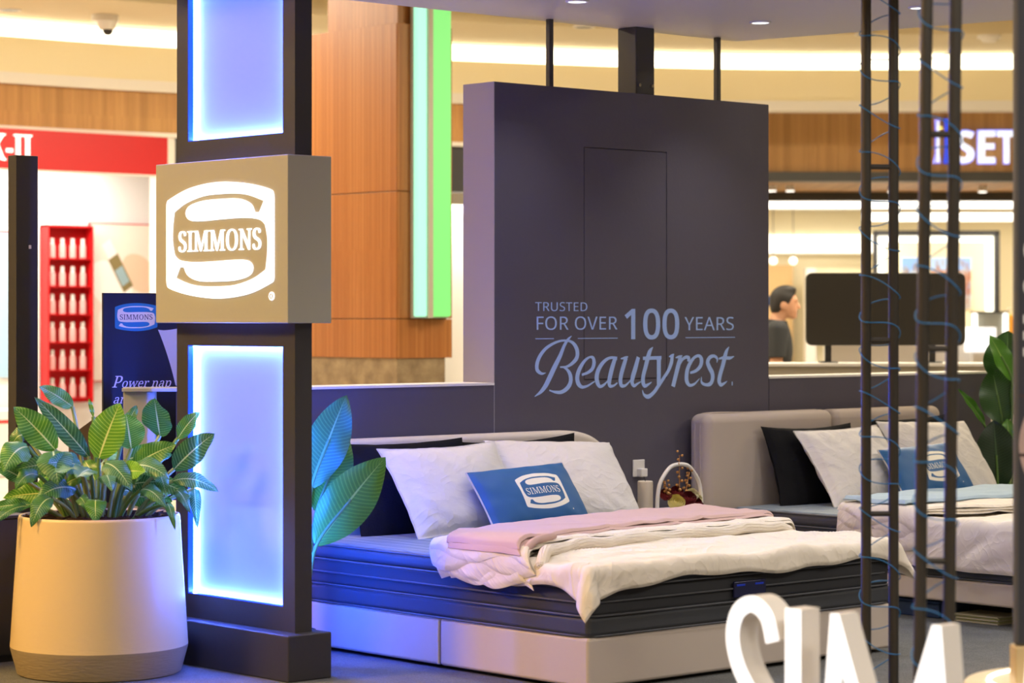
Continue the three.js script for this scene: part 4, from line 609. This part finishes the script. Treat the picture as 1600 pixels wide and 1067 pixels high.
// ---------------------------------------------------------------- red cosmetics shop
struct('wall_shop_back', B(8, 15.6, 0, 3.2, -21.7, -21.5), M.whitePaint); struct('wall_shop_side', B(15.4, 15.6, 0, 3.2, -21.5, -19.3), M.whitePaint); struct('wall_shop_west', B(8, 8.2, 0, 3.2, -21.5, -19.3), M.whitePaint);
struct('ceiling_shop', B(8, 15.6, 3.16, 3.3, -21.5, -19.5), M.whitePaint);
struct('trim_shop_jamb', B(12.98, 13.06, 0, 3.16, -19.5, -19.2), M.whitePaint); struct('wall_shop_front', B(13.06, 16.2, 0, 3.18, -19.35, -19.2), M.darkMetal);
areaLight([1.0, 0.93, 0.85], 13, 4.0, 1.2, [11.6, 3.14, -20.6], [11.6, 0, -20.6]).rotation.set(-Math.PI / 2, 0, 0);
{
  const l = thing('shop_light_panel', 'white light panel in the ceiling of the red shop', 'light', [11.6, 3.16, -20.6]); mesh('frame', B(-2.05, 2.05, -0.012, 0, -0.65, 0.65), M.whitePaint, l); mesh('diffuser', B(-2, 2, -0.016, -0.012, -0.6, 0.6), glow([1, 0.93, 0.85], 1.2), l);
  const t = thing('red_fascia_sign', 'red shop fascia with white serif letters', 'sign', [9, 2.81, -19.2]);
  mesh('board', B(0, 3.98, 0, 0.35, -0.12, 0), M.red, t); mesh('lower_trim', B(0, 3.98, -0.012, 0, -0.12, 0.004), M.whitePaint, t);
  const word = fitText('K-II', serifBold, 0.43, 0.235).map((s) => new THREE.ExtrudeGeometry(s, { depth: 0.02, bevelEnabled: false })); word.forEach((q) => q.translate(2.325, 0.185, 0));
  mesh('letters', mergeGeometries(word), glow([1, 0.95, 0.92], 1.1), t);
  const s = thing('red_display_shelf', 'red shelf unit holding rows of pale bottles', 'shelf', [13.02, 0.66, -21.5]);
  mesh('back', B(0, 0.52, 0, 1.76, 0, 0.02), M.red, s); for (const x of [0, 0.505]) mesh('side', B(x, x + 0.015, 0, 1.76, 0, 0.16), M.red, s); mesh('top_panel', B(0, 0.52, 1.74, 1.76, 0, 0.16), M.red, s);
  const proto = new THREE.Group(), bt = new THREE.LatheGeometry([[0, 0], [0.03, 0], [0.032, 0.005], [0.032, 0.13], [0.022, 0.15], [0.018, 0.152], [0.018, 0.2], [0, 0.2]].map((p) => new THREE.Vector2(...p)), 20);
  mesh('body', new THREE.LatheGeometry([[0, 0], [0.03, 0], [0.033, 0.006], [0.033, 0.12], [0.022, 0.142], [0, 0.142]].map((p) => new THREE.Vector2(...p)), 20), M.redBottle, proto); mesh('cap', cyl(0.02, 0.02, 0.055, 0, 0.142, 0, 18), M.whiteGloss, proto);
  for (let r = 0; r < 6; r++) {
    const y = 0.05 + r * 0.277; mesh('shelf_board', B(0.01, 0.51, y - 0.012, y, 0.02, 0.15), M.red, s);
    for (let c = 0; c < 4; c++) { const b = proto.clone(); b.name = numbered('cosmetic_bottle'); b.position.set(13.02 + 0.085 + c * 0.118, 0.66 + y, -21.5 + 0.09); meta(b, 'small pale bottle with white cap on the red shelf', 'bottle', 'bottles on the red shelf'); scene.add(b); }
  }
  const pic = canvasTex(384, 768, (c, w, h) => { c.fillStyle = '#f1e2d0'; c.fillRect(0, 0, w, h); const bl = [['#e9c9a8', 300, 240, 120], ['#fff6ea', 120, 300, 150], ['#d9b48c', 330, 420, 90], ['#fdf2e4', 200, 520, 170]]; for (const [k, x, y, r] of bl) { c.fillStyle = k; c.beginPath(); c.ellipse(x, y, r, r * 0.7, 0.6, 0, 7); c.fill(); } c.save(); c.translate(190, 250); c.rotate(-0.55); c.fillStyle = '#8a7a4c'; c.fillRect(-34, -110, 68, 190); c.fillStyle = '#9db7ba'; c.fillRect(-26, -40, 52, 90); c.fillStyle = '#f7efe6'; c.fillRect(-30, -190, 60, 84); c.restore(); });
  const p = thing('framed_shop_picture', 'backlit beauty picture panel beside the red shelf', 'picture', [13.58, 0.86, -21.5]);
  mesh('frame', B(0, 0.76, 0, 1.6, 0, 0.03), M.red, p); mesh('print', new THREE.PlaneGeometry(0.735, 1.575).translate(0.38, 0.8, 0.0315), std(0xffffff, 0.5, { map: pic }), p);
  const b = thing('blue_wall_panel', 'pale blue wall panel with red edge in the red shop', 'panel', [12.1, 0.92, -21.5]); mesh('panel', B(0, 0.58, 0, 1.42, 0, 0.025), std([0.36, 0.55, 0.68], 0.5), b); mesh('edge', B(0, 0.58, 1.42, 1.435, 0, 0.03), M.red, b);
  const k = thing('white_shop_counter', 'white shop counter with a red line below the blue panel', 'counter', [11.9, 0, -21.1]); mesh('body', B(-0.4, 0.72, 0, 0.62, -0.3, 0.2), M.whitePaint, k); mesh('red_line', B(-0.4, 0.72, 0.5, 0.53, 0.2, 0.204), M.red, k);
}
// middle stretch of the curved front, seen past the timber column
struct('wall_middle_header', ribbon(coveLine.filter(([x]) => x > 14.2 && x < 18.4), 2.72, 3.16, -0.05, 0.2), M.darkMetal);
struct('wall_middle', ribbon(coveLine.filter(([x]) => x > 14.2 && x < 18.4), 0, 2.9, -1.4, 1.6), M.whitePaint);
areaLight([1, 0.92, 0.8], 14, 1.2, 0.6, rw(-0.6, 25.3, 2.66), rw(-0.6, 25.3, 0)).rotation.set(-Math.PI / 2, 0, 0);
// ---------------------------------------------------------------- small things on the hall ceiling
{
  const t = thing('dome_camera', 'white dome security camera under the hall ceiling', 'camera', rw(-3.55, 21.75, 4.14), 0);
  mesh('mount', cyl(0.115, 0.12, 0.055, 0, -0.055, 0), M.whiteGloss, t); mesh('housing', cyl(0.10, 0.065, 0.07, 0.02, -0.125, 0), M.whiteGloss, t); mesh('lens_dome', new THREE.SphereGeometry(0.045, 24, 16).translate(0.03, -0.13, 0), M.blackPaint, t);
  for (const [r, w, label] of [[-4.30, 21.35, 'round ceiling spotlight above the red shop'], [0.65, 22.6, 'round ceiling spotlight between canopy post and timber column'], [1.75, 22.6, 'round ceiling spotlight by the thick canopy post'], [3.28, 23.2, 'round ceiling spotlight above the lit store sign']]) { const d = thing('ceiling_spotlight', label, 'light', rw(r, w, 4.14)); mesh('ring', new THREE.TorusGeometry(0.09, 0.012, 8, 32).rotateX(Math.PI / 2), M.whitePaint, d); mesh('lamp', cyl(0.08, 0.08, 0.01, 0, -0.008, 0), M.darkMetal, d); }
  const f = thing('smoke_detector', 'round cream smoke detector on the ceiling above the lit store sign', 'detector', rw(4.45, 23.3, 4.14)); mesh('base', cyl(0.11, 0.11, 0.03, 0, -0.03, 0), M.whitePaint, f); mesh('cap', cyl(0.085, 0.06, 0.035, 0, -0.065, 0), M.whitePaint, f);
}
// ---------------------------------------------------------------- store with the lit sign (its front stands square to the view)
const SW = 26.5;
function sbox(name, r0, r1, y0, y1, w0, w1, mat, kind = 'structure') { const m = mesh(name, B(r0, r1, y0, y1, -w1, -w0), mat); m.rotation.y = TURN; m.userData.kind = kind; return m; }
sbox('wall_store_band', 0.2, 8, 3.05, 4.1, SW, SW + 0.2, M.wood); sbox('trim_store_beam', 0.2, 8, 2.95, 3.05, SW - 0.06, SW + 0.2, M.postGrey); sbox('ceiling_store_porch', 0.2, 8, 2.96, 3.04, SW + 0.2, 29.0, M.wood);
sbox('trim_store_inner_beam', 0.2, 8, 2.86, 2.96, 28.9, 29.1, M.postGrey); sbox('ceiling_store', 0.2, 8.4, 2.92, 3.04, 29.1, 33.2, M.whitePaint); sbox('wall_store_back', 0.2, 8.4, 0, 3.0, 33.0, 33.2, M.cream); sbox('wall_store_side', 0.1, 0.3, 0, 3.0, 26.7, 33, M.cream); sbox('wall_store_side_far', 8.2, 8.4, 0, 3.0, 26.7, 33, M.cream);
const sthing = (name, label, cat, r, w, y = 0, group) => thing(name, label, cat, rw(r, w, y), TURN, group);
{
  const rect = (rgb, k, a, b, r, w, y) => { const l = areaLight(rgb, k, a, b, rw(r, w, y), [0, 0, 0]); l.rotation.set(-Math.PI / 2, 0, -TURN, 'XYZ'); l.rotation.set(-Math.PI / 2, 0, TURN); return l; };
  for (const r of [1.8, 4.2, 6.6]) { const p = sthing('store_light_panel', 'ceiling light panel inside the bright store', 'light', r, 31.0, 2.92, 'light panels inside the bright store'); mesh('frame', B(-0.95, 0.95, -0.014, 0, -0.6, 0.6), M.whitePaint, p); mesh('diffuser', B(-0.9, 0.9, -0.018, -0.014, -0.55, 0.55), glow([1, 0.92, 0.78], 1.1), p); areaLight([1.0, 0.91, 0.76], 12, 1.5, 1.0, rw(r, 31.0, 2.895), rw(r, 31, 0)); }
  const l = sthing('linear_store_lamp', 'long white linear lamp hanging inside the bright store', 'light', 4.6, 29.6, 2.80); mesh('tube', RB(-4, 3.6, 0, 0.09, -0.06, 0.06, 0.02), glow([1, 0.97, 0.88], 2.2), l); mesh('rail', B(-4, 3.6, 0.09, 0.12, -0.04, 0.04), M.whitePaint, l);
  const l2 = sthing('linear_store_lamp', 'shorter white linear lamp below the long one in the bright store', 'light', 5.3, 29.9, 2.66); mesh('tube', RB(-1.1, 1.05, 0, 0.1, -0.05, 0.05, 0.02), glow([1, 0.97, 0.88], 2.0), l2);
  for (const [r, w] of [[2.85, 27.4], [3.05, 27.4], [4.2, 27.6], [5.2, 27.6]]) { const s = sthing('porch_spotlight', 'small white spotlight under the timber porch of the store', 'light', r, w, 2.96, 'spotlights under the store porch'); mesh('can', cyl(0.05, 0.05, 0.06, 0, -0.06, 0, 18), M.whiteGloss, s); mesh('lamp', cyl(0.045, 0.045, 0.012, 0, -0.072, 0, 18), glow([1, 0.95, 0.85], 2), s); }
  // sign: a tall figure-like initial and three letters
  const t = sthing('store_sign', 'blue and white glowing store letters on the timber band', 'sign', 4.45, SW - 0.001, 3.14);
  const white = glow([0.72, 0.80, 1.0], 1.05), blue = glow([0.05, 0.10, 0.95], 1.0);
  [['S', 0.255, 0.19], ['E', 0.49, 0.165], ['T', 0.70, 0.185]].forEach(([ch, x, w]) => { const mk = (ww, hh, d) => mergeGeometries(fitText(ch, sansBold, ww, hh).map((s) => new THREE.ExtrudeGeometry(s, { depth: d, bevelEnabled: false }))).translate(x + 0.09, 0.175, 0); mesh('letter_face', mk(w, 0.335, 0.06), white, t); mesh('letter_halo', mk(w + 0.03, 0.365, 0.03), blue, t); });
  const ini = new THREE.Shape([[0.0, 0], [0.09, 0], [0.075, 0.12], [0.075, 0.44], [0.09, 0.47], [0.03, 0.47], [0.035, 0.40], [0.035, 0.1]].map((p) => new THREE.Vector2(...p)));
  mesh('initial_stroke', new THREE.ExtrudeGeometry(ini, { depth: 0.05, bevelEnabled: false }), blue, t); mesh('initial_stroke', new THREE.ExtrudeGeometry(ini, { depth: 0.05, bevelEnabled: false }).scale(-1, 1, 1).translate(0.215, 0, 0), blue, t);
  mesh('initial_core', B(0.05, 0.075, 0.02, 0.44, 0, 0.056), white, t); mesh('yellow_dot', new THREE.SphereGeometry(0.022, 16, 12).translate(0.085, 0.37, 0.06), glow([1, 0.8, 0.1], 1), t);
  // back wall fittings
  const g = sthing('lit_wall_cove', 'bright glowing shelf cove on the store back wall', 'light', 3.9, 32.98, 2.34); mesh('glow_strip', B(-0.55, 0.9, 0.02, 0.26, 0, 0.05), glow([1, 0.95, 0.82], 1.5), g); mesh('lip', B(-0.55, 0.9, 0, 0.02, 0, 0.12), M.whitePaint, g);
  for (const r of [3.345, 3.60]) { const b = sthing('globe_lamp', 'round white globe lamp hanging behind the man', 'light', r, 32.0, 2.235, 'globe lamps in the bright store'); mesh('globe', new THREE.SphereGeometry(0.05, 24, 16), glow([1, 0.95, 0.85], 1.8), b); mesh('cord', cyl(0.004, 0.004, 0.64, 0, 0.045, 0, 8), M.darkMetal, b); }
  const wp = sthing('timber_wall_panel', 'warm timber wall panel behind the man', 'panel', 3.25, 32.95, 0); mesh('panel', B(-0.4, 0.45, 0, 2.2, 0, 0.04), std([0.75, 0.52, 0.25], 0.7), wp);
  const wc = sthing('white_display_cabinet', 'white open display cabinet in the bright store', 'cabinet', 4.15, 32.6, 0); mesh('post', B(-0.35, -0.22, 0, 2.15, 0, 0.3), M.whitePaint, wc); for (const y of [0.5, 0.9, 1.3, 1.7]) mesh('shelf', B(-0.35, 0.6, y, y + 0.025, 0, 0.3), M.whitePaint, wc); mesh('back', B(-0.35, 0.6, 0, 2.15, 0, 0.02), M.cream, wc);
  const nb = sthing('blue_notice', 'small dark blue notice on the timber wall panel', 'notice', 3.30, 32.9, 1.66); mesh('sheet', B(0, 0.14, 0, 0.13, 0, 0.01), std([0.02, 0.06, 0.2], 0.6), nb);
  // large mirror with lit border
  const m = sthing('lit_mirror_frame', 'large black framed niche with a glowing white border', 'frame', 4.62, 32.0, 1.05);
  const fw = 1.61, fh = 1.57; mesh('frame', merged([B(0, fw, fh - 0.06, fh, 0, 0.1), B(0, 0.05, 0, fh, 0, 0.1), B(fw - 0.06, fw, 0, fh, 0, 0.1)]), M.blackPaint, m); mesh('back', B(0.04, fw - 0.04, 0, fh - 0.04, 0, 0.02), M.cream, m);
  mesh('light_border', merged([B(0.06, fw - 0.07, fh - 0.15, fh - 0.07, 0.02, 0.05), B(0.06, 0.15, 0, fh - 0.15, 0.02, 0.05), B(fw - 0.17, fw - 0.07, 0, fh - 0.15, 0.02, 0.05)]), glow([1, 0.98, 0.82], 1.6), m);
  const pic = (w, h, cols) => canvasTex(128, 192, (c, W, H) => { cols.forEach((k, i) => { c.fillStyle = k; c.fillRect(0, H * i / cols.length, W, H / cols.length + 1); }); for (let i = 0; i < 60; i++) { c.globalAlpha = 0.4; c.fillStyle = cols[i % cols.length]; c.fillRect(rnd() * W, rnd() * H, 20, 26); } c.globalAlpha = 1; });
  for (const [x, w, label, cols] of [[0.36, 0.25, 'small sky blue picture in the lit niche', ['#7fa8e8', '#a9b8cf', '#8a5a44', '#9a8f86']], [0.72, 0.28, 'small brick toned picture in the lit niche', ['#a6c2ee', '#b98c74', '#8d5240', '#a79c96']], [1.02, 0.24, 'tall brick and grey picture in the lit niche', ['#8fb4f0', '#b08a78', '#9a5a44', '#b2b0ae']]]) { const p = sthing('niche_picture', label, 'picture', 4.62 + x, 31.97, 1.62); mesh('board', B(0, w, 0, 0.66, 0, 0.015), M.whitePaint, p); mesh('print', new THREE.PlaneGeometry(w - 0.01, 0.65).translate(w / 2, 0.33, 0.0155), std(0xffffff, 0.5, { map: pic(w, 0.66, cols) }), p); }
  // counters and table mirrors
  const v = sthing('vanity_mirror', 'table mirror with two upright light tubes on the white counter', 'mirror', 5.72, 30.0, 1.2); mesh('glass', B(-0.2, 0.2, 0, 0.36, 0, 0.02), M.champagne, v); for (const x of [-0.2, 0.17]) mesh('light_tube', RB(x, x + 0.06, 0, 0.36, 0.02, 0.06, 0.012), glow([1, 0.98, 0.92], 2), v); mesh('frame', B(-0.22, 0.24, 0.36, 0.38, 0, 0.06), M.blackPaint, v);
  const k1 = sthing('white_store_counter', 'long white counter inside the bright store', 'counter', 5.0, 30.2, 0); mesh('body', B(-1.2, 1.4, 0, 1.18, -0.3, 0.3), M.whitePaint, k1); mesh('top', B(-1.22, 1.42, 1.18, 1.2, -0.32, 0.32), M.whiteGloss, k1);
  const cb = sthing('white_light_cube', 'glowing white display cube on the store counter', 'light', 5.55, 29.6, 1.2); mesh('cube', RB(-0.17, 0.17, -0.1, 0.19, -0.1, 0.1, 0.01), glow([1, 1, 1], 1.2), cb); mesh('base', B(-0.1, 0.1, -1.2, -0.1, -0.08, 0.08), M.whitePaint, cb);
  const gm = sthing('orange_garment', 'orange garment hanging beside the lit niche', 'garment', 6.22, 31.4, 0.98); const gs = new THREE.Shape(); gs.moveTo(-0.16, 0); gs.lineTo(0.16, 0); gs.lineTo(0.13, 0.42); gs.lineTo(0.05, 0.55); gs.lineTo(-0.05, 0.55); gs.lineTo(-0.13, 0.42); gs.lineTo(-0.16, 0); mesh('cloth', new THREE.ExtrudeGeometry(gs, { depth: 0.08, bevelEnabled: true, bevelSize: 0.02, bevelThickness: 0.02 }), std([0.75, 0.32, 0.03], 0.8), gm); mesh('hanger', tube([[0, 0.55, 0.04], [0, 0.62, 0.04], [0.02, 0.65, 0.04], [0.04, 0.63, 0.04]], 0.005, 16, 6), M.chrome, gm);
  // white ledge behind the low wall, and the screen on it
  const c2 = sthing('white_ledge_counter', 'white topped counter behind the low partition, carrying the screen', 'counter', 3.2, 17.6, 0); mesh('body', B(-1.55, 0.9, 0, 1.165, -0.2, 0.25), std([0.50, 0.46, 0.36], 0.7), c2); mesh('top', B(-1.57, 0.92, 1.165, 1.185, -0.22, 0.27), M.whitePaint, c2);
  const tv = sthing('display_screen', 'black display screen with rounded corners seen from behind', 'screen', 2.64, 17.6, 1.185);
  const q = new THREE.Shape(), a = 1.11, b = 0.50, rr = 0.045; q.moveTo(rr, 0); q.lineTo(a - rr, 0); q.quadraticCurveTo(a, 0, a, rr); q.lineTo(a, b - rr); q.quadraticCurveTo(a, b, a - rr, b); q.lineTo(rr, b); q.quadraticCurveTo(0, b, 0, b - rr); q.lineTo(0, rr); q.quadraticCurveTo(0, 0, rr, 0);
  mesh('back_shell', new THREE.ExtrudeGeometry(q, { depth: 0.03, bevelEnabled: true, bevelSize: 0.006, bevelThickness: 0.008, bevelSegments: 3 }).translate(-0.567, 0.128, 0), std([0.028, 0.024, 0.018], 0.4), tv);
  mesh('screen_glass', B(-0.54, 0.52, 0.15, 0.605, -0.014, -0.009), std([0.01, 0.01, 0.012], 0.08), tv);
  for (const x of [-0.41, 0.325]) { const p = mesh('stand_pole', RB(x - 0.022, x + 0.022, 0.008, 0.2, -0.05, -0.01, 0.006), M.blackPaint, tv); mesh('stand_foot', RB(x - 0.06, x + 0.06, 0, 0.01, -0.12, 0.06, 0.004), M.blackPaint, p); }
}
// ---------------------------------------------------------------- man in a black polo shirt, in profile
{
  const cap = (p, a, b, ra, rb) => { const ax = b[0] - a[0], ay = b[1] - a[1], az = b[2] - a[2], px = p[0] - a[0], py = p[1] - a[1], pz = p[2] - a[2], t = clamp((px * ax + py * ay + pz * az) / (ax * ax + ay * ay + az * az), 0, 1); return Math.hypot(px - ax * t, py - ay * t, pz - az * t) - lerp(ra, rb, t); };
  const ell = (p, c, r) => { const k = Math.hypot((p[0] - c[0]) / r[0], (p[1] - c[1]) / r[1], (p[2] - c[2]) / r[2]); return (k - 1) * Math.min(...r); };
  const smin = (a, b, k) => { const h = clamp(0.5 + 0.5 * (b - a) / k, 0, 1); return lerp(b, a, h) - k * h * (1 - h); };
  const join = (p, list, k) => list.reduce((d, f) => smin(d, f(p), k), 9);
  function field(fn, c, half, res) {
    const mc = new MarchingCubes(res, M.skin, false, false, 120000); mc.isolation = 0; const n = res, h = res / 2;
    for (let z = 0; z < n; z++) for (let y = 0; y < n; y++) for (let x = 0; x < n; x++) mc.field[x + y * n + z * n * n] = -fn([c[0] + (x - h) / h * half, c[1] + (y - h) / h * half, c[2] + (z - h) / h * half]);
    mc.update(); const g = new THREE.BufferGeometry(), a = mc.positionArray.slice(0, mc.count * 3); for (let i = 0; i < a.length; i += 3) { a[i] = a[i] * half + c[0]; a[i + 1] = a[i + 1] * half + c[1]; a[i + 2] = a[i + 2] * half + c[2]; }
    g.setAttribute('position', new THREE.BufferAttribute(a, 3)); const q = mergeVertices(g, 1e-5); q.computeVertexNormals(); return q;
  }
  const t = thing('person', 'man in black polo shirt standing in profile near the screen', 'person', rw(2.14, 20.2), TURN);     // he faces along +x of his own axes
  const arm = (s, sl) => [(p) => cap(p, [-0.01, 1.40, s * 0.185], [-0.03, 1.13, s * 0.235], 0.062, 0.048), (p) => cap(p, [-0.03, 1.13, s * 0.235], [0.13, 0.93, s * 0.20], 0.044, 0.032)];
  const hand = (s) => [(p) => ell(p, [0.155, 0.895, s * 0.195], [0.04, 0.045, 0.02]), ...[0, 1, 2, 3].map((k) => (p) => cap(p, [0.165 + 0.012 * k, 0.885 - 0.012 * (3 - k), s * 0.195], [0.20 + 0.008 * k, 0.83 + 0.008 * k, s * 0.185], 0.010, 0.008)), (p) => cap(p, [0.15, 0.91, s * 0.185], [0.195, 0.89, s * 0.165], 0.011, 0.009)];
  const headParts = [(p) => ell(p, [0.065, 1.635, 0], [0.096, 0.105, 0.075]), (p) => ell(p, [0.09, 1.575, 0], [0.072, 0.075, 0.058]), (p) => cap(p, [0.158, 1.625, 0], [0.180, 1.588, 0], 0.010, 0.014), (p) => cap(p, [0.145, 1.548, -0.018], [0.145, 1.548, 0.018], 0.013, 0.013), (p) => ell(p, [0.135, 1.515, 0], [0.028, 0.022, 0.03]), (p) => cap(p, [0.145, 1.648, -0.03], [0.145, 1.648, 0.03], 0.014, 0.014), (p) => cap(p, [0.02, 1.54, 0], [-0.01, 1.42, 0], 0.058, 0.066), ...[-1, 1].map((s) => (p) => ell(p, [0.045, 1.60, s * 0.076], [0.022, 0.034, 0.012]))];
  const legs = [-1, 1].flatMap((s) => [(p) => cap(p, [0, 0.90, s * 0.09], [0.01, 0.49, s * 0.10], 0.088, 0.062), (p) => cap(p, [0.01, 0.49, s * 0.10], [-0.02, 0.09, s * 0.10], 0.058, 0.042)]);
  const torso = [(p) => ell(p, [0.0, 1.25, 0], [0.115, 0.24, 0.17]), (p) => cap(p, [-0.01, 1.385, -0.13], [-0.01, 1.385, 0.13], 0.072, 0.072), (p) => ell(p, [0.015, 1.02, 0], [0.115, 0.16, 0.16])];
  const bodyLow = field((p) => join(p, [...torso, ...arm(1), ...arm(-1), ...legs, ...[-1, 1].map((s) => (q) => cap(q, [-0.04, 0.04, s * 0.10], [0.13, 0.035, s * 0.11], 0.04, 0.034)), (q) => cap(q, [0.0, 1.5, 0], [-0.01, 1.40, 0], 0.055, 0.066)], 0.035), [0.03, 0.8, 0], 0.85, 128);
  const headG = field((p) => join(p, headParts, 0.022), [0.06, 1.56, 0], 0.19, 64), handG = [-1, 1].map((s) => field((p) => join(p, hand(s), 0.008), [0.17, 0.885, s * 0.19], 0.11, 44));
  mesh('body', mergeGeometries([bodyLow, headG, ...handG]), M.skin, t);
  mesh('hair', field((p) => Math.max(join(p, [(q) => ell(q, [0.052, 1.655, 0], [0.108, 0.105, 0.086]), (q) => ell(q, [0.0, 1.60, 0], [0.055, 0.085, 0.074]), (q) => ell(q, [0.085, 1.73, 0], [0.07, 0.035, 0.06])], 0.02), -ell(p, [0.165, 1.57, 0], [0.105, 0.13, 0.12]), -ell(p, [0.055, 1.585, 0.09], [0.04, 0.035, 0.03]), -ell(p, [0.055, 1.585, -0.09], [0.04, 0.035, 0.03]), 1.545 - p[1]), [0.04, 1.65, 0], 0.17, 60), M.hair, t);
  mesh('polo_shirt', field((p) => Math.max(join(p, [...torso.map((f) => (q) => f(q) - 0.014), ...[-1, 1].map((s) => (q) => cap(q, [-0.01, 1.40, s * 0.185], [-0.025, 1.18, s * 0.23], 0.080, 0.072)), (q) => cap(q, [-0.012, 1.43, 0], [0.005, 1.485, 0], 0.085, 0.074)], 0.03), 0.94 - p[1], p[1] - 1.485 - 0.25 * -p[0] * 0.4, Math.min(1.185 - p[1], Math.abs(p[2]) - 0.19)), [0, 1.2, 0], 0.36, 96), M.shirt, t);
  mesh('trousers', field((p) => Math.max(join(p, [...legs.map((f) => (q) => f(q) - 0.012), (q) => ell(q, [0.005, 0.93, 0], [0.13, 0.12, 0.175])], 0.03), p[1] - 0.97, 0.07 - p[1]), [0, 0.5, 0], 0.55, 90), M.trousers, t);
}
// ---------------------------------------------------------------- things stored under the taupe bed
{
  const b = thing('storage_box', 'dark blue storage box under the taupe bed', 'box', [10.02, 0, -8.05]); mesh('body', RB(-0.11, 0.14, 0, 0.072, -0.2, 0.2, 0.006), std([0.02, 0.05, 0.14], 0.6), b); mesh('lid', RB(-0.115, 0.145, 0.072, 0.085, -0.205, 0.205, 0.004), std([0.025, 0.06, 0.16], 0.6), b);
  const s = thing('paper_stack', 'small stack of greenish leaflets under the taupe bed', 'leaflets', [10.0, 0, -7.62]); for (let k = 0; k < 5; k++) mesh('leaflet', B(-0.1 + 0.01 * (k % 2), 0.1 + 0.008 * (k % 3), 0.008 * k, 0.008 * k + 0.007, -0.14 + 0.01 * (k % 3), 0.14), std(k % 2 ? [0.45, 0.46, 0.22] : [0.55, 0.52, 0.36], 0.8), s);
}

scene.traverse((o) => { if (o.isMesh) o.castShadow = o.receiveShadow = true; });
renderer.render(scene, camera);
